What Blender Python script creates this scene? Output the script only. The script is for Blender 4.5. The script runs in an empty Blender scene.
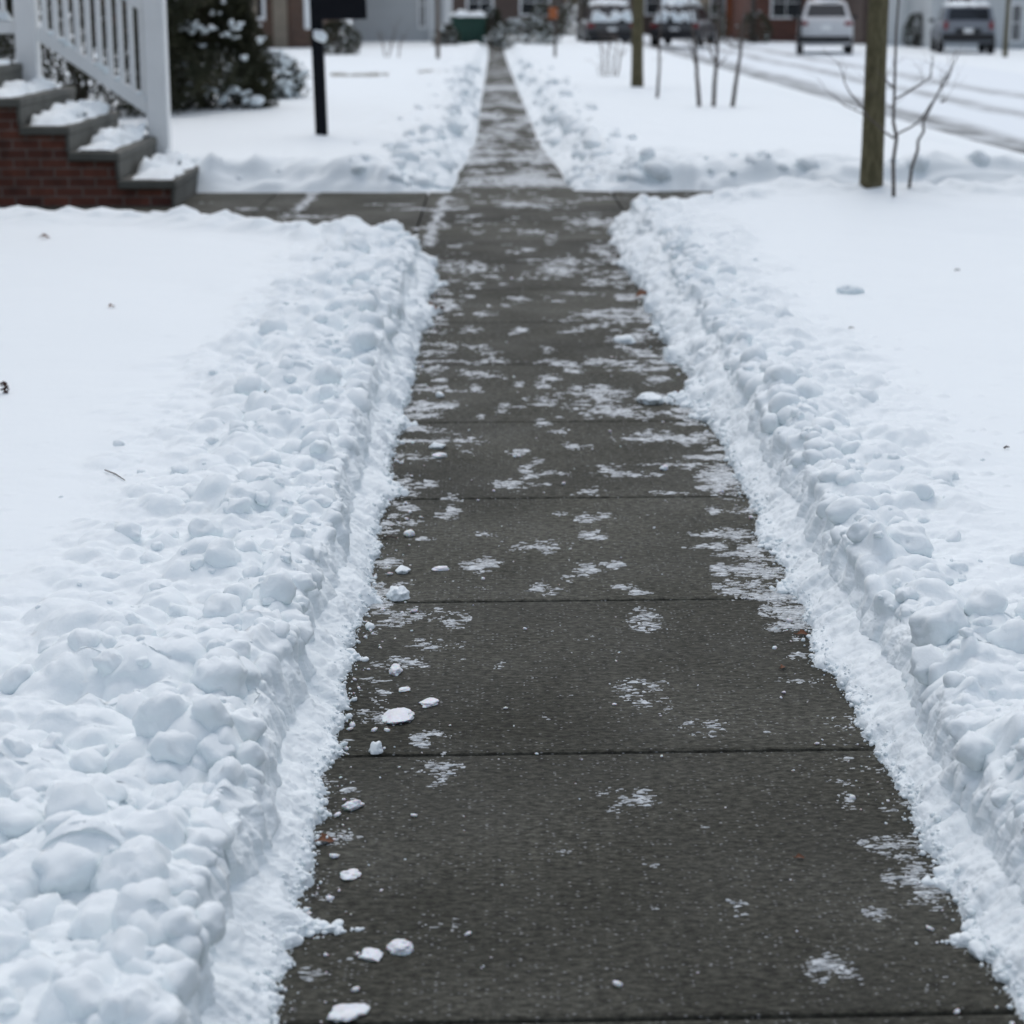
import bpy, math, random
import numpy as np
from mathutils import Vector, Matrix
R = math.radians
random.seed(7)
rng = np.random.default_rng(7)
scene = bpy.context.scene
COL = scene.collection

# ------------------------------------------------------------------ camera
F, CH = 2000.0, 1.6
PITCH = math.atan(512.0 / F)
YAW = math.atan(22.0 * math.cos(PITCH) / F)
cam_d = bpy.data.cameras.new('camera'); cam = bpy.data.objects.new('camera', cam_d); COL.objects.link(cam)
cam.location = (0, 0, CH)
cam.rotation_euler = (math.pi / 2 - PITCH, 0, -YAW)
cam_d.sensor_width = 36.0; cam_d.lens = F / 1024 * 36.0
cam_d.clip_start = 0.1; cam_d.clip_end = 2000
cam_d.dof.use_dof = True; cam_d.dof.focus_distance = 4.9; cam_d.dof.aperture_fstop = 4.0
scene.camera = cam

# ------------------------------------------------------------------ sky, sun, exposure
SUN_EL, SUN_AZ = R(66), R(-4)          # azimuth from +Y towards +X
w = bpy.data.worlds.new('World'); scene.world = w; w.use_nodes = True
nt = w.node_tree; bg = nt.nodes['Background']
sky = nt.nodes.new('ShaderNodeTexSky'); sky.sky_type = 'NISHITA'; sky.sun_disc = False
sky.sun_elevation = SUN_EL; sky.sun_rotation = SUN_AZ
sky.air_density = 1.0; sky.dust_density = 3.0; sky.ozone_density = 1.0
hs = nt.nodes.new('ShaderNodeHueSaturation'); hs.inputs['Saturation'].default_value = .64     # thin overcast: greyer than a clear sky
nt.links.new(sky.outputs[0], hs.inputs['Color']); nt.links.new(hs.outputs[0], bg.inputs[0]); bg.inputs[1].default_value = 0.14
sun_d = bpy.data.lights.new('sun', 'SUN'); sun = bpy.data.objects.new('sun', sun_d); COL.objects.link(sun)
sun_d.energy = 0.5; sun_d.angle = R(120); sun_d.color = (1.0, 0.985, 0.95)
sdir = Vector((math.sin(SUN_AZ) * math.cos(SUN_EL), math.cos(SUN_AZ) * math.cos(SUN_EL), math.sin(SUN_EL)))
sun.rotation_euler = (-sdir).to_track_quat('-Z', 'Y').to_euler()
scene.view_settings.view_transform = 'Standard'; scene.view_settings.look = 'None'
scene.view_settings.gamma = 1.0; scene.view_settings.use_curve_mapping = False
scene.view_settings.exposure = 0.14
try:
    scene.cycles.use_denoising = True
    scene.cycles.max_bounces = 8; scene.cycles.diffuse_bounces = 5
except Exception: pass

# ------------------------------------------------------------------ picture rays -> ground points
def ray(px, py):
    v = Vector(((px - 512) / F, -(py - 512) / F, -1.0))
    return cam.rotation_euler.to_matrix() @ v
def gp(px, py, z=0.0):
    d = ray(px, py); t = (z - CH) / d.z
    return Vector((d.x * t, d.y * t, z))
def at(px, py, Y):
    d = ray(px, py); t = Y / d.y
    return Vector((d.x * t, Y, CH + d.z * t))

# ------------------------------------------------------------------ noise (numpy)
_perm = np.random.default_rng(3).permutation(256)
_perm = np.concatenate([_perm, _perm, _perm])
_g = np.random.default_rng(5).normal(size=(256, 3)); _g /= np.linalg.norm(_g, axis=1)[:, None]
def perlin(p):
    p = np.asarray(p, dtype=np.float64)
    i = np.floor(p).astype(np.int64); f = p - i; i &= 255
    u = f * f * f * (f * (f * 6 - 15) + 10)
    out = 0.0
    for dx in (0, 1):
        wx = u[..., 0] if dx else 1 - u[..., 0]
        for dy in (0, 1):
            wy = u[..., 1] if dy else 1 - u[..., 1]
            for dz in (0, 1):
                wz = u[..., 2] if dz else 1 - u[..., 2]
                h = _perm[_perm[_perm[i[..., 0] + dx] + i[..., 1] + dy] + i[..., 2] + dz]
                gr = _g[h]
                out = out + wx * wy * wz * (gr[..., 0] * (f[..., 0] - dx) + gr[..., 1] * (f[..., 1] - dy) + gr[..., 2] * (f[..., 2] - dz))
    return out * 1.5
def fbm(p, octaves=4, gain=.5, lac=2.03):
    a, s, o = 1.0, 0.0, 0.0
    q = np.asarray(p, dtype=np.float64)
    for k in range(octaves):
        s = s + a * perlin(q + k * 17.3); o += a; a *= gain; q = q * lac
    return s / o
_hr = np.random.default_rng(11).random((256, 4))
def lumps(x, y, rmin=.35, rmax=.85, zscale=.8, keep=1.0, power=.75):
    """height of a heap of half-buried rounded clods, one per unit cell (numpy, in cell units)"""
    ix = np.floor(x).astype(np.int64); iy = np.floor(y).astype(np.int64)
    best = np.zeros_like(x)
    for dx in (-1, 0, 1):
        for dy in (-1, 0, 1):
            cx, cy = ix + dx, iy + dy
            h = _perm[_perm[cx & 255] + (cy & 255)]
            r4 = _hr[h]
            px = cx + .1 + .8 * r4[:, 0]; py = cy + .1 + .8 * r4[:, 1]
            r = rmin + (rmax - rmin) * r4[:, 2] ** 1.6
            r = np.where(r4[:, 3] < keep, r, 1e-3)
            d2 = ((x - px) ** 2 + (y - py) ** 2) / r ** 2
            hh = np.clip(1 - d2, 0, None) ** power * r * zscale * (.7 + .5 * r4[:, 3])
            best = np.maximum(best, hh)
    return best
def sstep(a, b, x):
    t = np.clip((x - a) / (b - a), 0, 1); return t * t * (3 - 2 * t)

# ------------------------------------------------------------------ materials
def mat(name, color=(.5, .5, .5), rough=.6, spec=.5, metal=0.0):
    m = bpy.data.materials.new(name); m.use_nodes = True
    b = m.node_tree.nodes['Principled BSDF']
    b.inputs['Base Color'].default_value = (*color, 1); b.inputs['Roughness'].default_value = rough
    b.inputs['Metallic'].default_value = metal; b.inputs['Specular IOR Level'].default_value = spec
    return m
class NT:
    """short node-building helper"""
    def __init__(s, m): s.t = m.node_tree; s.b = s.t.nodes['Principled BSDF']
    def n(s, kind, **kw):
        x = s.t.nodes.new('ShaderNode' + kind)
        for k, v in kw.items():
            if k.startswith('i_'): x.inputs[k[2:].replace('_', ' ')].default_value = v
            else: setattr(x, k, v)
        return x
    def l(s, a, b): s.t.links.new(a, b)
    def ramp(s, fac, stops):
        r = s.n('ValToRGB'); e = r.color_ramp.elements
        while len(e) < len(stops): e.new(.5)
        for k, (p, c) in enumerate(stops): e[k].position = p; e[k].color = (*c, 1) if len(c) == 3 else c
        s.l(fac, r.inputs[0]); return r.outputs[0]
    def coord(s, scale=(1, 1, 1)):
        c = s.n('NewGeometry'); m = s.n('Mapping'); m.inputs['Scale'].default_value = scale
        s.l(c.outputs['Position'], m.inputs[0]); return m.outputs[0]
    def noise(s, vec, scale, detail=4, rough=.55):
        x = s.n('TexNoise'); x.inputs['Scale'].default_value = scale; x.inputs['Detail'].default_value = detail
        x.inputs['Roughness'].default_value = rough; s.l(vec, x.inputs['Vector']); return x.outputs[0]
    def mix(s, fac, a, b, mode='MIX'):
        x = s.n('MixRGB', blend_type=mode)
        for sock, v in ((x.inputs[0], fac), (x.inputs[1], a), (x.inputs[2], b)):
            if isinstance(v, (int, float)): sock.default_value = v
            elif isinstance(v, tuple): sock.default_value = (*v, 1)
            else: s.l(v, sock)
        return x.outputs[0]
    def bump(s, h, strength=.5, dist=.01, prev=None):
        x = s.n('Bump'); x.inputs['Strength'].default_value = strength; x.inputs['Distance'].default_value = dist
        s.l(h, x.inputs['Height'])
        if prev is not None: s.l(prev, x.inputs['Normal'])
        s.l(x.outputs[0], s.b.inputs['Normal']); return x.outputs[0]

def mottled(name, c1, c2, scale=6, rough=.7, bump=.15, bscale=40, bd=.004, stretch=(1, 1, 1), spec=.4):
    m = mat(name, c1, rough, spec); t = NT(m); v = t.coord(stretch)
    t.l(t.mix(t.ramp(t.noise(v, scale, 5), [(.3, (0, 0, 0)), (.7, (1, 1, 1))]), c1, c2), t.b.inputs['Base Color'])
    if bump: t.bump(t.noise(v, bscale, 4), bump, bd)
    return m

def snow_mat(name='snow', sss=True):
    m = mat(name, (.818, .882, .90), .62, .2); t = NT(m); v = t.coord()
    if False:
        t.b.inputs['Subsurface Weight'].default_value = .55
        t.b.inputs['Subsurface Radius'].default_value = (.9, 1.0, 1.15)
        t.b.inputs['Subsurface Scale'].default_value = .022
    n1 = t.bump(t.noise(v, 26, 5, .6), .22, .012)
    n2 = t.bump(t.noise(v, 130, 4, .65), .30, .004, n1)
    t.bump(t.noise(v, 420, 3, .6), .45, .002, n2)
    return m
M = {}
M['snow'] = snow_mat()
M['far_snow'] = snow_mat('far_snow', False)

# concrete of the walk: dark, damp, brushed, with pale grit
m = mat('damp_concrete', (.05, .05, .045), .75, .10); t = NT(m)
v = t.coord(); vb = t.coord((.45, 1, 1))
big = t.noise(v, 1.3, 4)
fine = t.noise(t.coord((.55, 1, 1)), 75, 5, .75)
c = t.mix(t.ramp(big, [(.34, (0, 0, 0)), (.66, (1, 1, 1))]), (.046, .0465, .037), (.085, .0855, .071))
c = t.mix(t.ramp(fine, [(.35, (.72, .72, .72)), (.68, (1.2, 1.2, 1.2))]), c, c) if False else c
cm = t.n('MixRGB', blend_type='MULTIPLY'); cm.inputs[0].default_value = 1.0
at_ = t.n('Attribute', attribute_name='tone'); ad = t.n('Math', operation='ADD'); t.l(at_.outputs['Fac'], ad.inputs[0]); ad.inputs[1].default_value = 1.0
t.l(t.mix(1.0, c, ad.outputs[0], 'MULTIPLY'), cm.inputs[1]); t.l(t.ramp(fine, [(.36, (.38, .38, .38)), (.50, (.95, .95, .95)), (.64, (1.75, 1.75, 1.75))]), cm.inputs[2])  # fine ramp: aggregate tone, with light and shade of the relief painted in
vo = t.n('TexVoronoi'); vo.inputs['Scale'].default_value = 185; vo.inputs['Randomness'].default_value = 1
t.l(vb, vo.inputs['Vector'])
grit_d = t.ramp(vo.outputs['Distance'], [(.20, (1, 1, 1)), (.34, (0, 0, 0))])
sel = t.n('SeparateColor'); t.l(vo.outputs['Color'], sel.inputs[0])
dens = t.noise(v, 7, 4)
thr = t.n('Math', operation='MULTIPLY_ADD'); t.l(dens, thr.inputs[0]); thr.inputs[1].default_value = 1.3; thr.inputs[2].default_value = -.45
lt = t.n('Math', operation='LESS_THAN'); t.l(sel.outputs[0], lt.inputs[0]); t.l(thr.outputs[0], lt.inputs[1])
gm = t.n('Math', operation='MULTIPLY'); t.l(grit_d, gm.inputs[0]); t.l(lt.outputs[0], gm.inputs[1])
tone = t.n('Math', operation='MULTIPLY_ADD'); t.l(sel.outputs[1], tone.inputs[0]); tone.inputs[1].default_value = .8; tone.inputs[2].default_value = .15
gm2 = t.n('Math', operation='MULTIPLY'); t.l(gm.outputs[0], gm2.inputs[0]); t.l(tone.outputs[0], gm2.inputs[1])
t.l(t.mix(gm2.outputs[0], cm.outputs[0], (.44, .46, .465)), t.b.inputs['Base Color'])
t.l(t.ramp(t.noise(v, 2.2, 3), [(.35, (.62, .62, .62)), (.7, (.82, .82, .82))]), t.b.inputs['Roughness'])
b1 = t.bump(t.noise(vb, 130, 5, .75), 1.0, .006)
b2 = t.bump(t.noise(v, 38, 3), .3, .005, b1)
t.bump(gm.outputs[0], .6, .003, b2)
M['walk'] = m
M['joint'] = mottled('joint_dirt', (.012, .012, .011), (.03, .03, .028), 20, .9)
m = mat('frost', (.62, .66, .69), .5, .4); t = NT(m); v = t.coord((.5, 1, 1))
t.l(t.mix(t.noise(v, 120, 3), (.42, .46, .48), (.80, .86, .89)), t.b.inputs['Base Color']); t.bump(t.noise(v, 200, 3), .4, .002)
t.l(t.ramp(t.noise(t.coord((.4, 1.3, 1)), 70, 4, .7), [(.36, (.22, .22, .22)), (.60, (1, 1, 1))]), t.b.inputs['Alpha'])
M['frost'] = m
m = mat('icy_snow', (.74, .78, .82), .4, .5); t = NT(m); v = t.coord()
t.l(t.mix(t.noise(v, 60, 3), (.6, .64, .67), (.86, .89, .92)), t.b.inputs['Base Color']); t.bump(t.noise(v, 150, 3), .4, .003)
t.b.inputs['Subsurface Weight'].default_value = .4; t.b.inputs['Subsurface Scale'].default_value = .006
M['ice'] = m
M['stone'] = mottled('grey_step_stone', (.085, .085, .072), (.13, .13, .115), 5, .75, .2, 60)
# brick
def brick_mat(name, c1, c2, mortar, sx=1.0):
    m = mat(name, c1, .85, .2); t = NT(m)
    g = t.n('NewGeometry'); s = t.n('SeparateXYZ'); t.l(g.outputs['Position'], s.inputs[0])
    add = t.n('Math', operation='ADD'); t.l(s.outputs[0], add.inputs[0]); t.l(s.outputs[1], add.inputs[1])
    cb = t.n('CombineXYZ'); t.l(add.outputs[0], cb.inputs[0]); t.l(s.outputs[2], cb.inputs[1])
    b = t.n('TexBrick'); b.inputs['Scale'].default_value = 1.0
    b.inputs['Brick Width'].default_value = .215 * sx; b.inputs['Row Height'].default_value = .075 * sx; b.inputs['Mortar Size'].default_value = .006
    b.inputs['Color1'].default_value = (*c1, 1); b.inputs['Color2'].default_value = (*c2, 1); b.inputs['Mortar'].default_value = (*mortar, 1)
    t.l(cb.outputs[0], b.inputs['Vector'])
    t.l(t.mix(t.ramp(t.noise(g.outputs['Position'], 9, 4), [(.35, (0, 0, 0)), (.75, (1, 1, 1))]), b.outputs[0], t.mix(.5, b.outputs[0], (.02, .015, .012))), t.b.inputs['Base Color'])
    t.bump(b.outputs['Fac'], -.4, .006)
    return m
M['brick'] = brick_mat('red_brick', (.20, .075, .05), (.12, .05, .038), (.20, .17, .15))
M['brown_brick'] = brick_mat('brown_brick', (.17, .10, .07), (.12, .075, .058), (.18, .15, .125))
M['white_paint'] = mottled('white_paint', (.80, .81, .80), (.85, .86, .85), 4, .5, .05)
M['black_paint'] = mottled('black_paint', (.004, .005, .008), (.007, .008, .011), 9, .6, .08, spec=.12)
M['grey_siding'] = mottled('grey_siding', (.50, .52, .52), (.55, .57, .57), 2, .7, .1, 20, .01, (.2, .2, 6))
M['dark_siding'] = mottled('dark_siding', (.075, .052, .043), (.11, .08, .067), 2, .8, .1, 20, .01, (.2, .2, 6))
M['tan_siding'] = mottled('tan_siding', (.17, .14, .10), (.22, .18, .13), 2, .8, .1, 20, .01)
M['roof'] = mottled('dark_shingle', (.05, .05, .052), (.08, .08, .085), 12, .9, .3, 60, .01)
M['glass'] = mat('dark_window_glass', (.015, .018, .022), .08, .6)
M['tan_trim'] = mottled('tan_trim', (.19, .16, .12), (.25, .21, .16), 3, .7, .1)
m = mat('olive_bark', (.09, .08, .055), .9, .2); t = NT(m); v = t.coord((1, 1, .25))
t.l(t.mix(t.ramp(t.noise(v, 34, 6, .7), [(.35, (0, 0, 0)), (.65, (1, 1, 1))]), (.060, .053, .028), (.15, .132, .078)), t.b.inputs['Base Color']); t.bump(t.noise(v, 60, 5, .7), .7, .012)
M['bark'] = m
M['twig'] = mottled('dark_twig', (.06, .05, .043), (.11, .09, .08), 20, .85, .2, 120)
M['pale_twig'] = mottled('grey_brown_twig', (.11, .085, .07), (.16, .13, .11), 20, .85, .2, 120)
M['needle'] = mottled('evergreen_leaf', (.012, .018, .009), (.055, .054, .026), 3, .7, 0, spec=.3)
M['brown_leaf'] = mottled('dry_leaf', (.10, .04, .02), (.17, .07, .03), 30, .7, .1)
M['seed'] = mottled('dried_seed_head', (.030, .012, .008), (.06, .022, .014), 60, .8, .2)
M['bin_green'] = mottled('green_plastic', (.008, .05, .036), (.012, .062, .044), 4, .5, .05)
M['tyre'] = mottled('tyre_rubber', (.012, .012, .013), (.02, .02, .02), 20, .85, .1)
M['rim'] = mat('alloy_rim', (.35, .36, .38), .35, .5, .8)
M['tail_red'] = mat('tail_lamp_red', (.20, .015, .02), .25, .5)
M['orange'] = mottled('orange_sign', (.30, .085, .025), (.34, .10, .03), 5, .5, 0)
M['grass'] = mottled('dry_grass', (.16, .13, .07), (.22, .18, .10), 15, .9, 0)
def car_paint(name, c):
    m = mat(name, c, .35, .5); m.node_tree.nodes['Principled BSDF'].inputs['Coat Weight'].default_value = .4
    t = NT(m); v = t.coord(); t.l(t.mix(t.ramp(t.noise(v, 3, 5, .7), [(.4, (0, 0, 0)), (.8, (1, 1, 1))]), c, tuple(x * .8 + .04 for x in c)), t.b.inputs['Base Color']); return m
M['car_white'] = car_paint('silver_white_paint', (.62, .63, .64))
M['car_grey'] = car_paint('grey_paint', (.17, .19, .22))
M['car_dark'] = car_paint('dark_paint', (.03, .032, .038))
M['black_trim'] = mat('black_trim', (.012, .012, .014), .6, .4)

# ------------------------------------------------------------------ mesh helpers
def tag(o, label=None, cat=None, group=None, kind=None):
    if label: o['label'] = label
    if cat: o['category'] = cat
    if group: o['group'] = group
    if kind: o['kind'] = kind
    return o
def fast_mesh(name, verts, faces, smooth=True):
    """verts (n,3) array; faces (m,4) or (m,3) int array"""
    me = bpy.data.meshes.new(name)
    verts = np.asarray(verts, dtype=np.float32); faces = np.asarray(faces, dtype=np.int32)
    k = faces.shape[1]; n = len(faces)
    me.vertices.add(len(verts)); me.vertices.foreach_set('co', verts.ravel())
    me.loops.add(n * k); me.loops.foreach_set('vertex_index', faces.ravel())
    me.polygons.add(n); me.polygons.foreach_set('loop_start', np.arange(0, n * k, k, dtype=np.int32))
    me.polygons.foreach_set('loop_total', np.full(n, k, dtype=np.int32))
    if smooth: me.polygons.foreach_set('use_smooth', np.ones(n, dtype=bool))
    me.update(calc_edges=True); me.validate(); return me
def link(name, me, m, parent=None, loc=None):
    o = bpy.data.objects.new(name, me); COL.objects.link(o)
    if m is not None:
        for mm in (m if isinstance(m, (list, tuple)) else [m]): me.materials.append(mm)
    if parent is not None: o.parent = parent
    if loc is not None: o.location = loc
    return o
def empty(name, loc=(0, 0, 0), rz=0.0):
    o = bpy.data.objects.new(name, None); COL.objects.link(o); o.location = loc; o.rotation_euler = (0, 0, rz); o.empty_display_size = .1; return o
def grid_faces(nr, nc):
    i = np.arange(nr * nc).reshape(nr, nc)
    return np.stack([i[:-1, :-1].ravel(), i[:-1, 1:].ravel(), i[1:, 1:].ravel(), i[1:, :-1].ravel()], 1)
_ico = {}
def ico(sub):
    if sub not in _ico:
        import bmesh
        bm = bmesh.new(); bmesh.ops.create_icosphere(bm, subdivisions=sub, radius=1.0)
        V = np.array([v.co[:] for v in bm.verts]); Fc = np.array([[v.index for v in f.verts] for f in bm.faces]); bm.free()
        _ico[sub] = (V, Fc)
    return _ico[sub]
class Soup:
    """collects triangle pieces (numpy) into one mesh"""
    def __init__(s): s.v = []; s.f = []; s.n = 0
    def add(s, V, Fc): s.v.append(V); s.f.append(Fc + s.n); s.n += len(V)
    def mesh(s, name, smooth=True): return fast_mesh(name, np.concatenate(s.v), np.concatenate(s.f), smooth)
def rot3(rz, rx=0.0, ry=0.0):
    return np.array((Matrix.Rotation(rz, 3, 'Z') @ Matrix.Rotation(rx, 3, 'X') @ Matrix.Rotation(ry, 3, 'Y')))
def clod(r, sub=3, seed=0, rough=.28, scale=(1, 1, .8), cuts=2, fine=0.0):
    """one snow clod: rounded, a few flattened sides, small pits"""
    g = np.random.default_rng(seed); V, Fc = ico(sub); V = V.copy()
    off = g.random(3) * 50
    d = 1 + rough * perlin(V * 1.15 + off) + rough * .45 * perlin(V * 2.6 + off)
    if fine: d = d + fine * fbm(V * 7 + off, 2)
    V = V * d[:, None]
    for k in range(cuts):
        n = g.normal(size=3); n[2] *= .5; n /= np.linalg.norm(n); lim = g.uniform(.55, .85)
        q = V @ n; over = np.clip(q - lim, 0, None); V = V - (over * .85)[:, None] * n
    V = V * np.array(scale) * g.uniform(.85, 1.15, 3)
    return (V @ rot3(g.uniform(0, 6.28), g.uniform(-.5, .5), g.uniform(-.5, .5)).T) * r, Fc

class MB:
    """boxes, bars, tubes, prisms collected in one mesh with n-gon faces"""
    def __init__(s): s.v = []; s.f = []
    def box(s, c, size, rz=0.0, bev=0.0, rx=0.0, ry=0.0):
        x, y, z = (k / 2 for k in size); Mx = rot3(rz, rx, ry); c = np.array(c)
        b = min(bev, x * .9, y * .9, z * .9)
        n0 = len(s.v)
        if b <= 0:
            P = [(-x, -y, -z), (x, -y, -z), (x, y, -z), (-x, y, -z), (-x, -y, z), (x, -y, z), (x, y, z), (-x, y, z)]
            Fc = [(0, 3, 2, 1), (4, 5, 6, 7), (0, 1, 5, 4), (1, 2, 6, 5), (2, 3, 7, 6), (3, 0, 4, 7)]
        else:
            P = []; Fc = []
            def ring(dx, dy, z0):
                n = len(P)
                P.extend([(-dx + b, -dy, z0), (dx - b, -dy, z0), (dx, -dy + b, z0), (dx, dy - b, z0), (dx - b, dy, z0), (-dx + b, dy, z0), (-dx, dy - b, z0), (-dx, -dy + b, z0)]); return n
            def ring_in(z0):
                n = len(P); q = b
                P.extend([(-x + q, -y + q, z0), (x - q, -y + q, z0), (x - q, -y + q, z0), (x - q, y - q, z0), (x - q, y - q, z0), (-x + q, y - q, z0), (-x + q, y - q, z0), (-x + q, -y + q, z0)]); return n
            r0 = ring(x, y, -z + b); r1 = ring(x, y, z - b)
            for k in range(8): Fc.append((r0 + k, r0 + (k + 1) % 8, r1 + (k + 1) % 8, r1 + k))
            for rr, zz, up in ((r1, z, True), (r0, -z, False)):
                n = len(P); P.extend([(-x + b, -y + b, zz), (x - b, -y + b, zz), (x - b, y - b, zz), (-x + b, y - b, zz)])
                Q = [n, n + 1, n + 2, n + 3]
                fs = [tuple(Q), (rr, rr + 1, n + 1, n), (rr + 1, rr + 2, n + 1), (rr + 2, rr + 3, n + 2, n + 1), (rr + 3, rr + 4, n + 2), (rr + 4, rr + 5, n + 3, n + 2), (rr + 5, rr + 6, n + 3), (rr + 6, rr + 7, n, n + 3), (rr + 7, rr, n)]
                Fc += fs if up else [tuple(reversed(q)) for q in fs]
        for p in P: s.v.append(tuple(Mx @ np.array(p) + c))
        s.f += [tuple(k + n0 for k in q) for q in Fc]; return s
    def tube(s, pts, radii, n=8, caps=True):
        pts = [Vector(p) for p in pts]
        if not hasattr(radii, '__len__'): radii = [radii] * len(pts)
        rings = []
        prev = None
        for k, p in enumerate(pts):
            d = (pts[min(k + 1, len(pts) - 1)] - pts[max(k - 1, 0)]).normalized()
            if prev is None:
                a = d.orthogonal().normalized()
            else:
                a = (prev - d * prev.dot(d))
                a = a.normalized() if a.length > 1e-6 else d.orthogonal().normalized()
            prev = a; b = d.cross(a); r0 = len(s.v)
            for j in range(n):
                an = 2 * math.pi * j / n
                s.v.append(tuple(p + (a * math.cos(an) + b * math.sin(an)) * radii[k]))
            rings.append(r0)
        for k in range(len(rings) - 1):
            for j in range(n): s.f.append((rings[k] + j, rings[k] + (j + 1) % n, rings[k + 1] + (j + 1) % n, rings[k + 1] + j))
        if caps:
            s.f.append(tuple(reversed([rings[0] + j for j in range(n)]))); s.f.append(tuple(rings[-1] + j for j in range(n)))
        return s
    def poly(s, P, Fc):
        n0 = len(s.v); s.v += [tuple(p) for p in P]; s.f += [tuple(k + n0 for k in q) for q in Fc]; return s
    def build(s, name, m, parent=None, smooth=False):
        me = bpy.data.meshes.new(name); me.from_pydata(s.v, [], s.f)
        if smooth: me.polygons.foreach_set('use_smooth', np.ones(len(me.polygons), dtype=bool))
        me.update(); return link(name, me, m, parent)
# ================================================================== GROUND
XL, XR = -0.350, 0.848               # snow edges of the cleared walk
def base_plane(name, x0, x1, y0, y1, z, m, nx=2, ny=2):
    xs = np.linspace(x0, x1, nx); ys = np.linspace(y0, y1, ny); X, Y = np.meshgrid(xs, ys)
    V = np.stack([X.ravel(), Y.ravel(), np.full(X.size, z)], 1)
    return tag(link(name, fast_mesh(name, V, grid_faces(ny, nx), False), m), kind='structure')
gx = np.array([-500, -200, -80, -30, -10, 0, 4, 5, 6, 8, 10, 12, 14, 20, 30, 60, 100, 200, 500.]); gy = np.array([-60, -10, 0, 10, 30, 60, 100, 160, 300, 900.])
X, Y = np.meshgrid(gx, gy)
V = np.stack([X.ravel(), Y.ravel(), -.08 - .32 * sstep(3.5, 13, X.ravel())], 1)
tag(link('ground', fast_mesh('ground', V, grid_faces(len(gy), len(gx)), False), M['far_snow']), kind='structure')

# slabs: joints where the photograph has them, then every 1.2 m
jy = [gp(560, y).y for y in (1018, 752, 600, 497.5, 421.5, 364, 322)]
st = 1.2
ys = [jy[0] - 2 * st, jy[0] - st] + jy
while ys[-1] < 84: ys.append(ys[-1] + st)
mb = MB()
def slab_strip(mb, x0, x1, edges, skew, gap=.011, r=.007):
    for a, b in zip(edges[:-1], edges[1:]):
        prof = [(a + gap / 2, -.04), (a + gap / 2, -r * 1.0), (a + gap / 2 + r * .35, -r * .35), (a + gap / 2 + r * 1.3, 0), (b - gap / 2 - r * 1.3, 0), (b - gap / 2 - r * .35, -r * .35), (b - gap / 2, -r), (b - gap / 2, -.04)]
        P = []
        for x in (x0, x1):
            for (y, z) in prof: P.append((x, y + skew * (x - .255), z))
        n = len(prof)
        mb.poly(P, [(k, k + n, k + n + 1, k + 1) for k in range(n - 1)])
slab_strip(mb, -.52, 1.03, ys, .026)
sw = mb.build('sidewalk', M['walk']); tag(sw, kind='structure')
tn = np.repeat(np.random.default_rng(6).uniform(-.16, .16, len(ys) - 1), 16).astype(np.float32)
sw.data.attributes.new('tone', 'FLOAT', 'POINT').data.foreach_set('value', tn)
base_plane('joint_bed', -.53, 1.04, -2, 84, -.012, M['joint'])
# cross path at the front steps and towards the road
mb = MB()
def xslabs(x0, x1, y0, y1, step):
    n = max(1, round((x1 - x0) / step)); xs = np.linspace(x0, x1, n + 1)
    for a, b in zip(xs[:-1], xs[1:]):
        mb.box(((a + b) / 2, (y0 + y1) / 2, -.025), (b - a - .008, y1 - y0, .05), bev=.006)
xslabs(-7.0, -.535, 13.2, 18.0, 1.3)
xslabs(1.045, 5.6, 14.6, 18.0, 1.2)
tag(mb.build('path', M['walk']), kind='structure')

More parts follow.
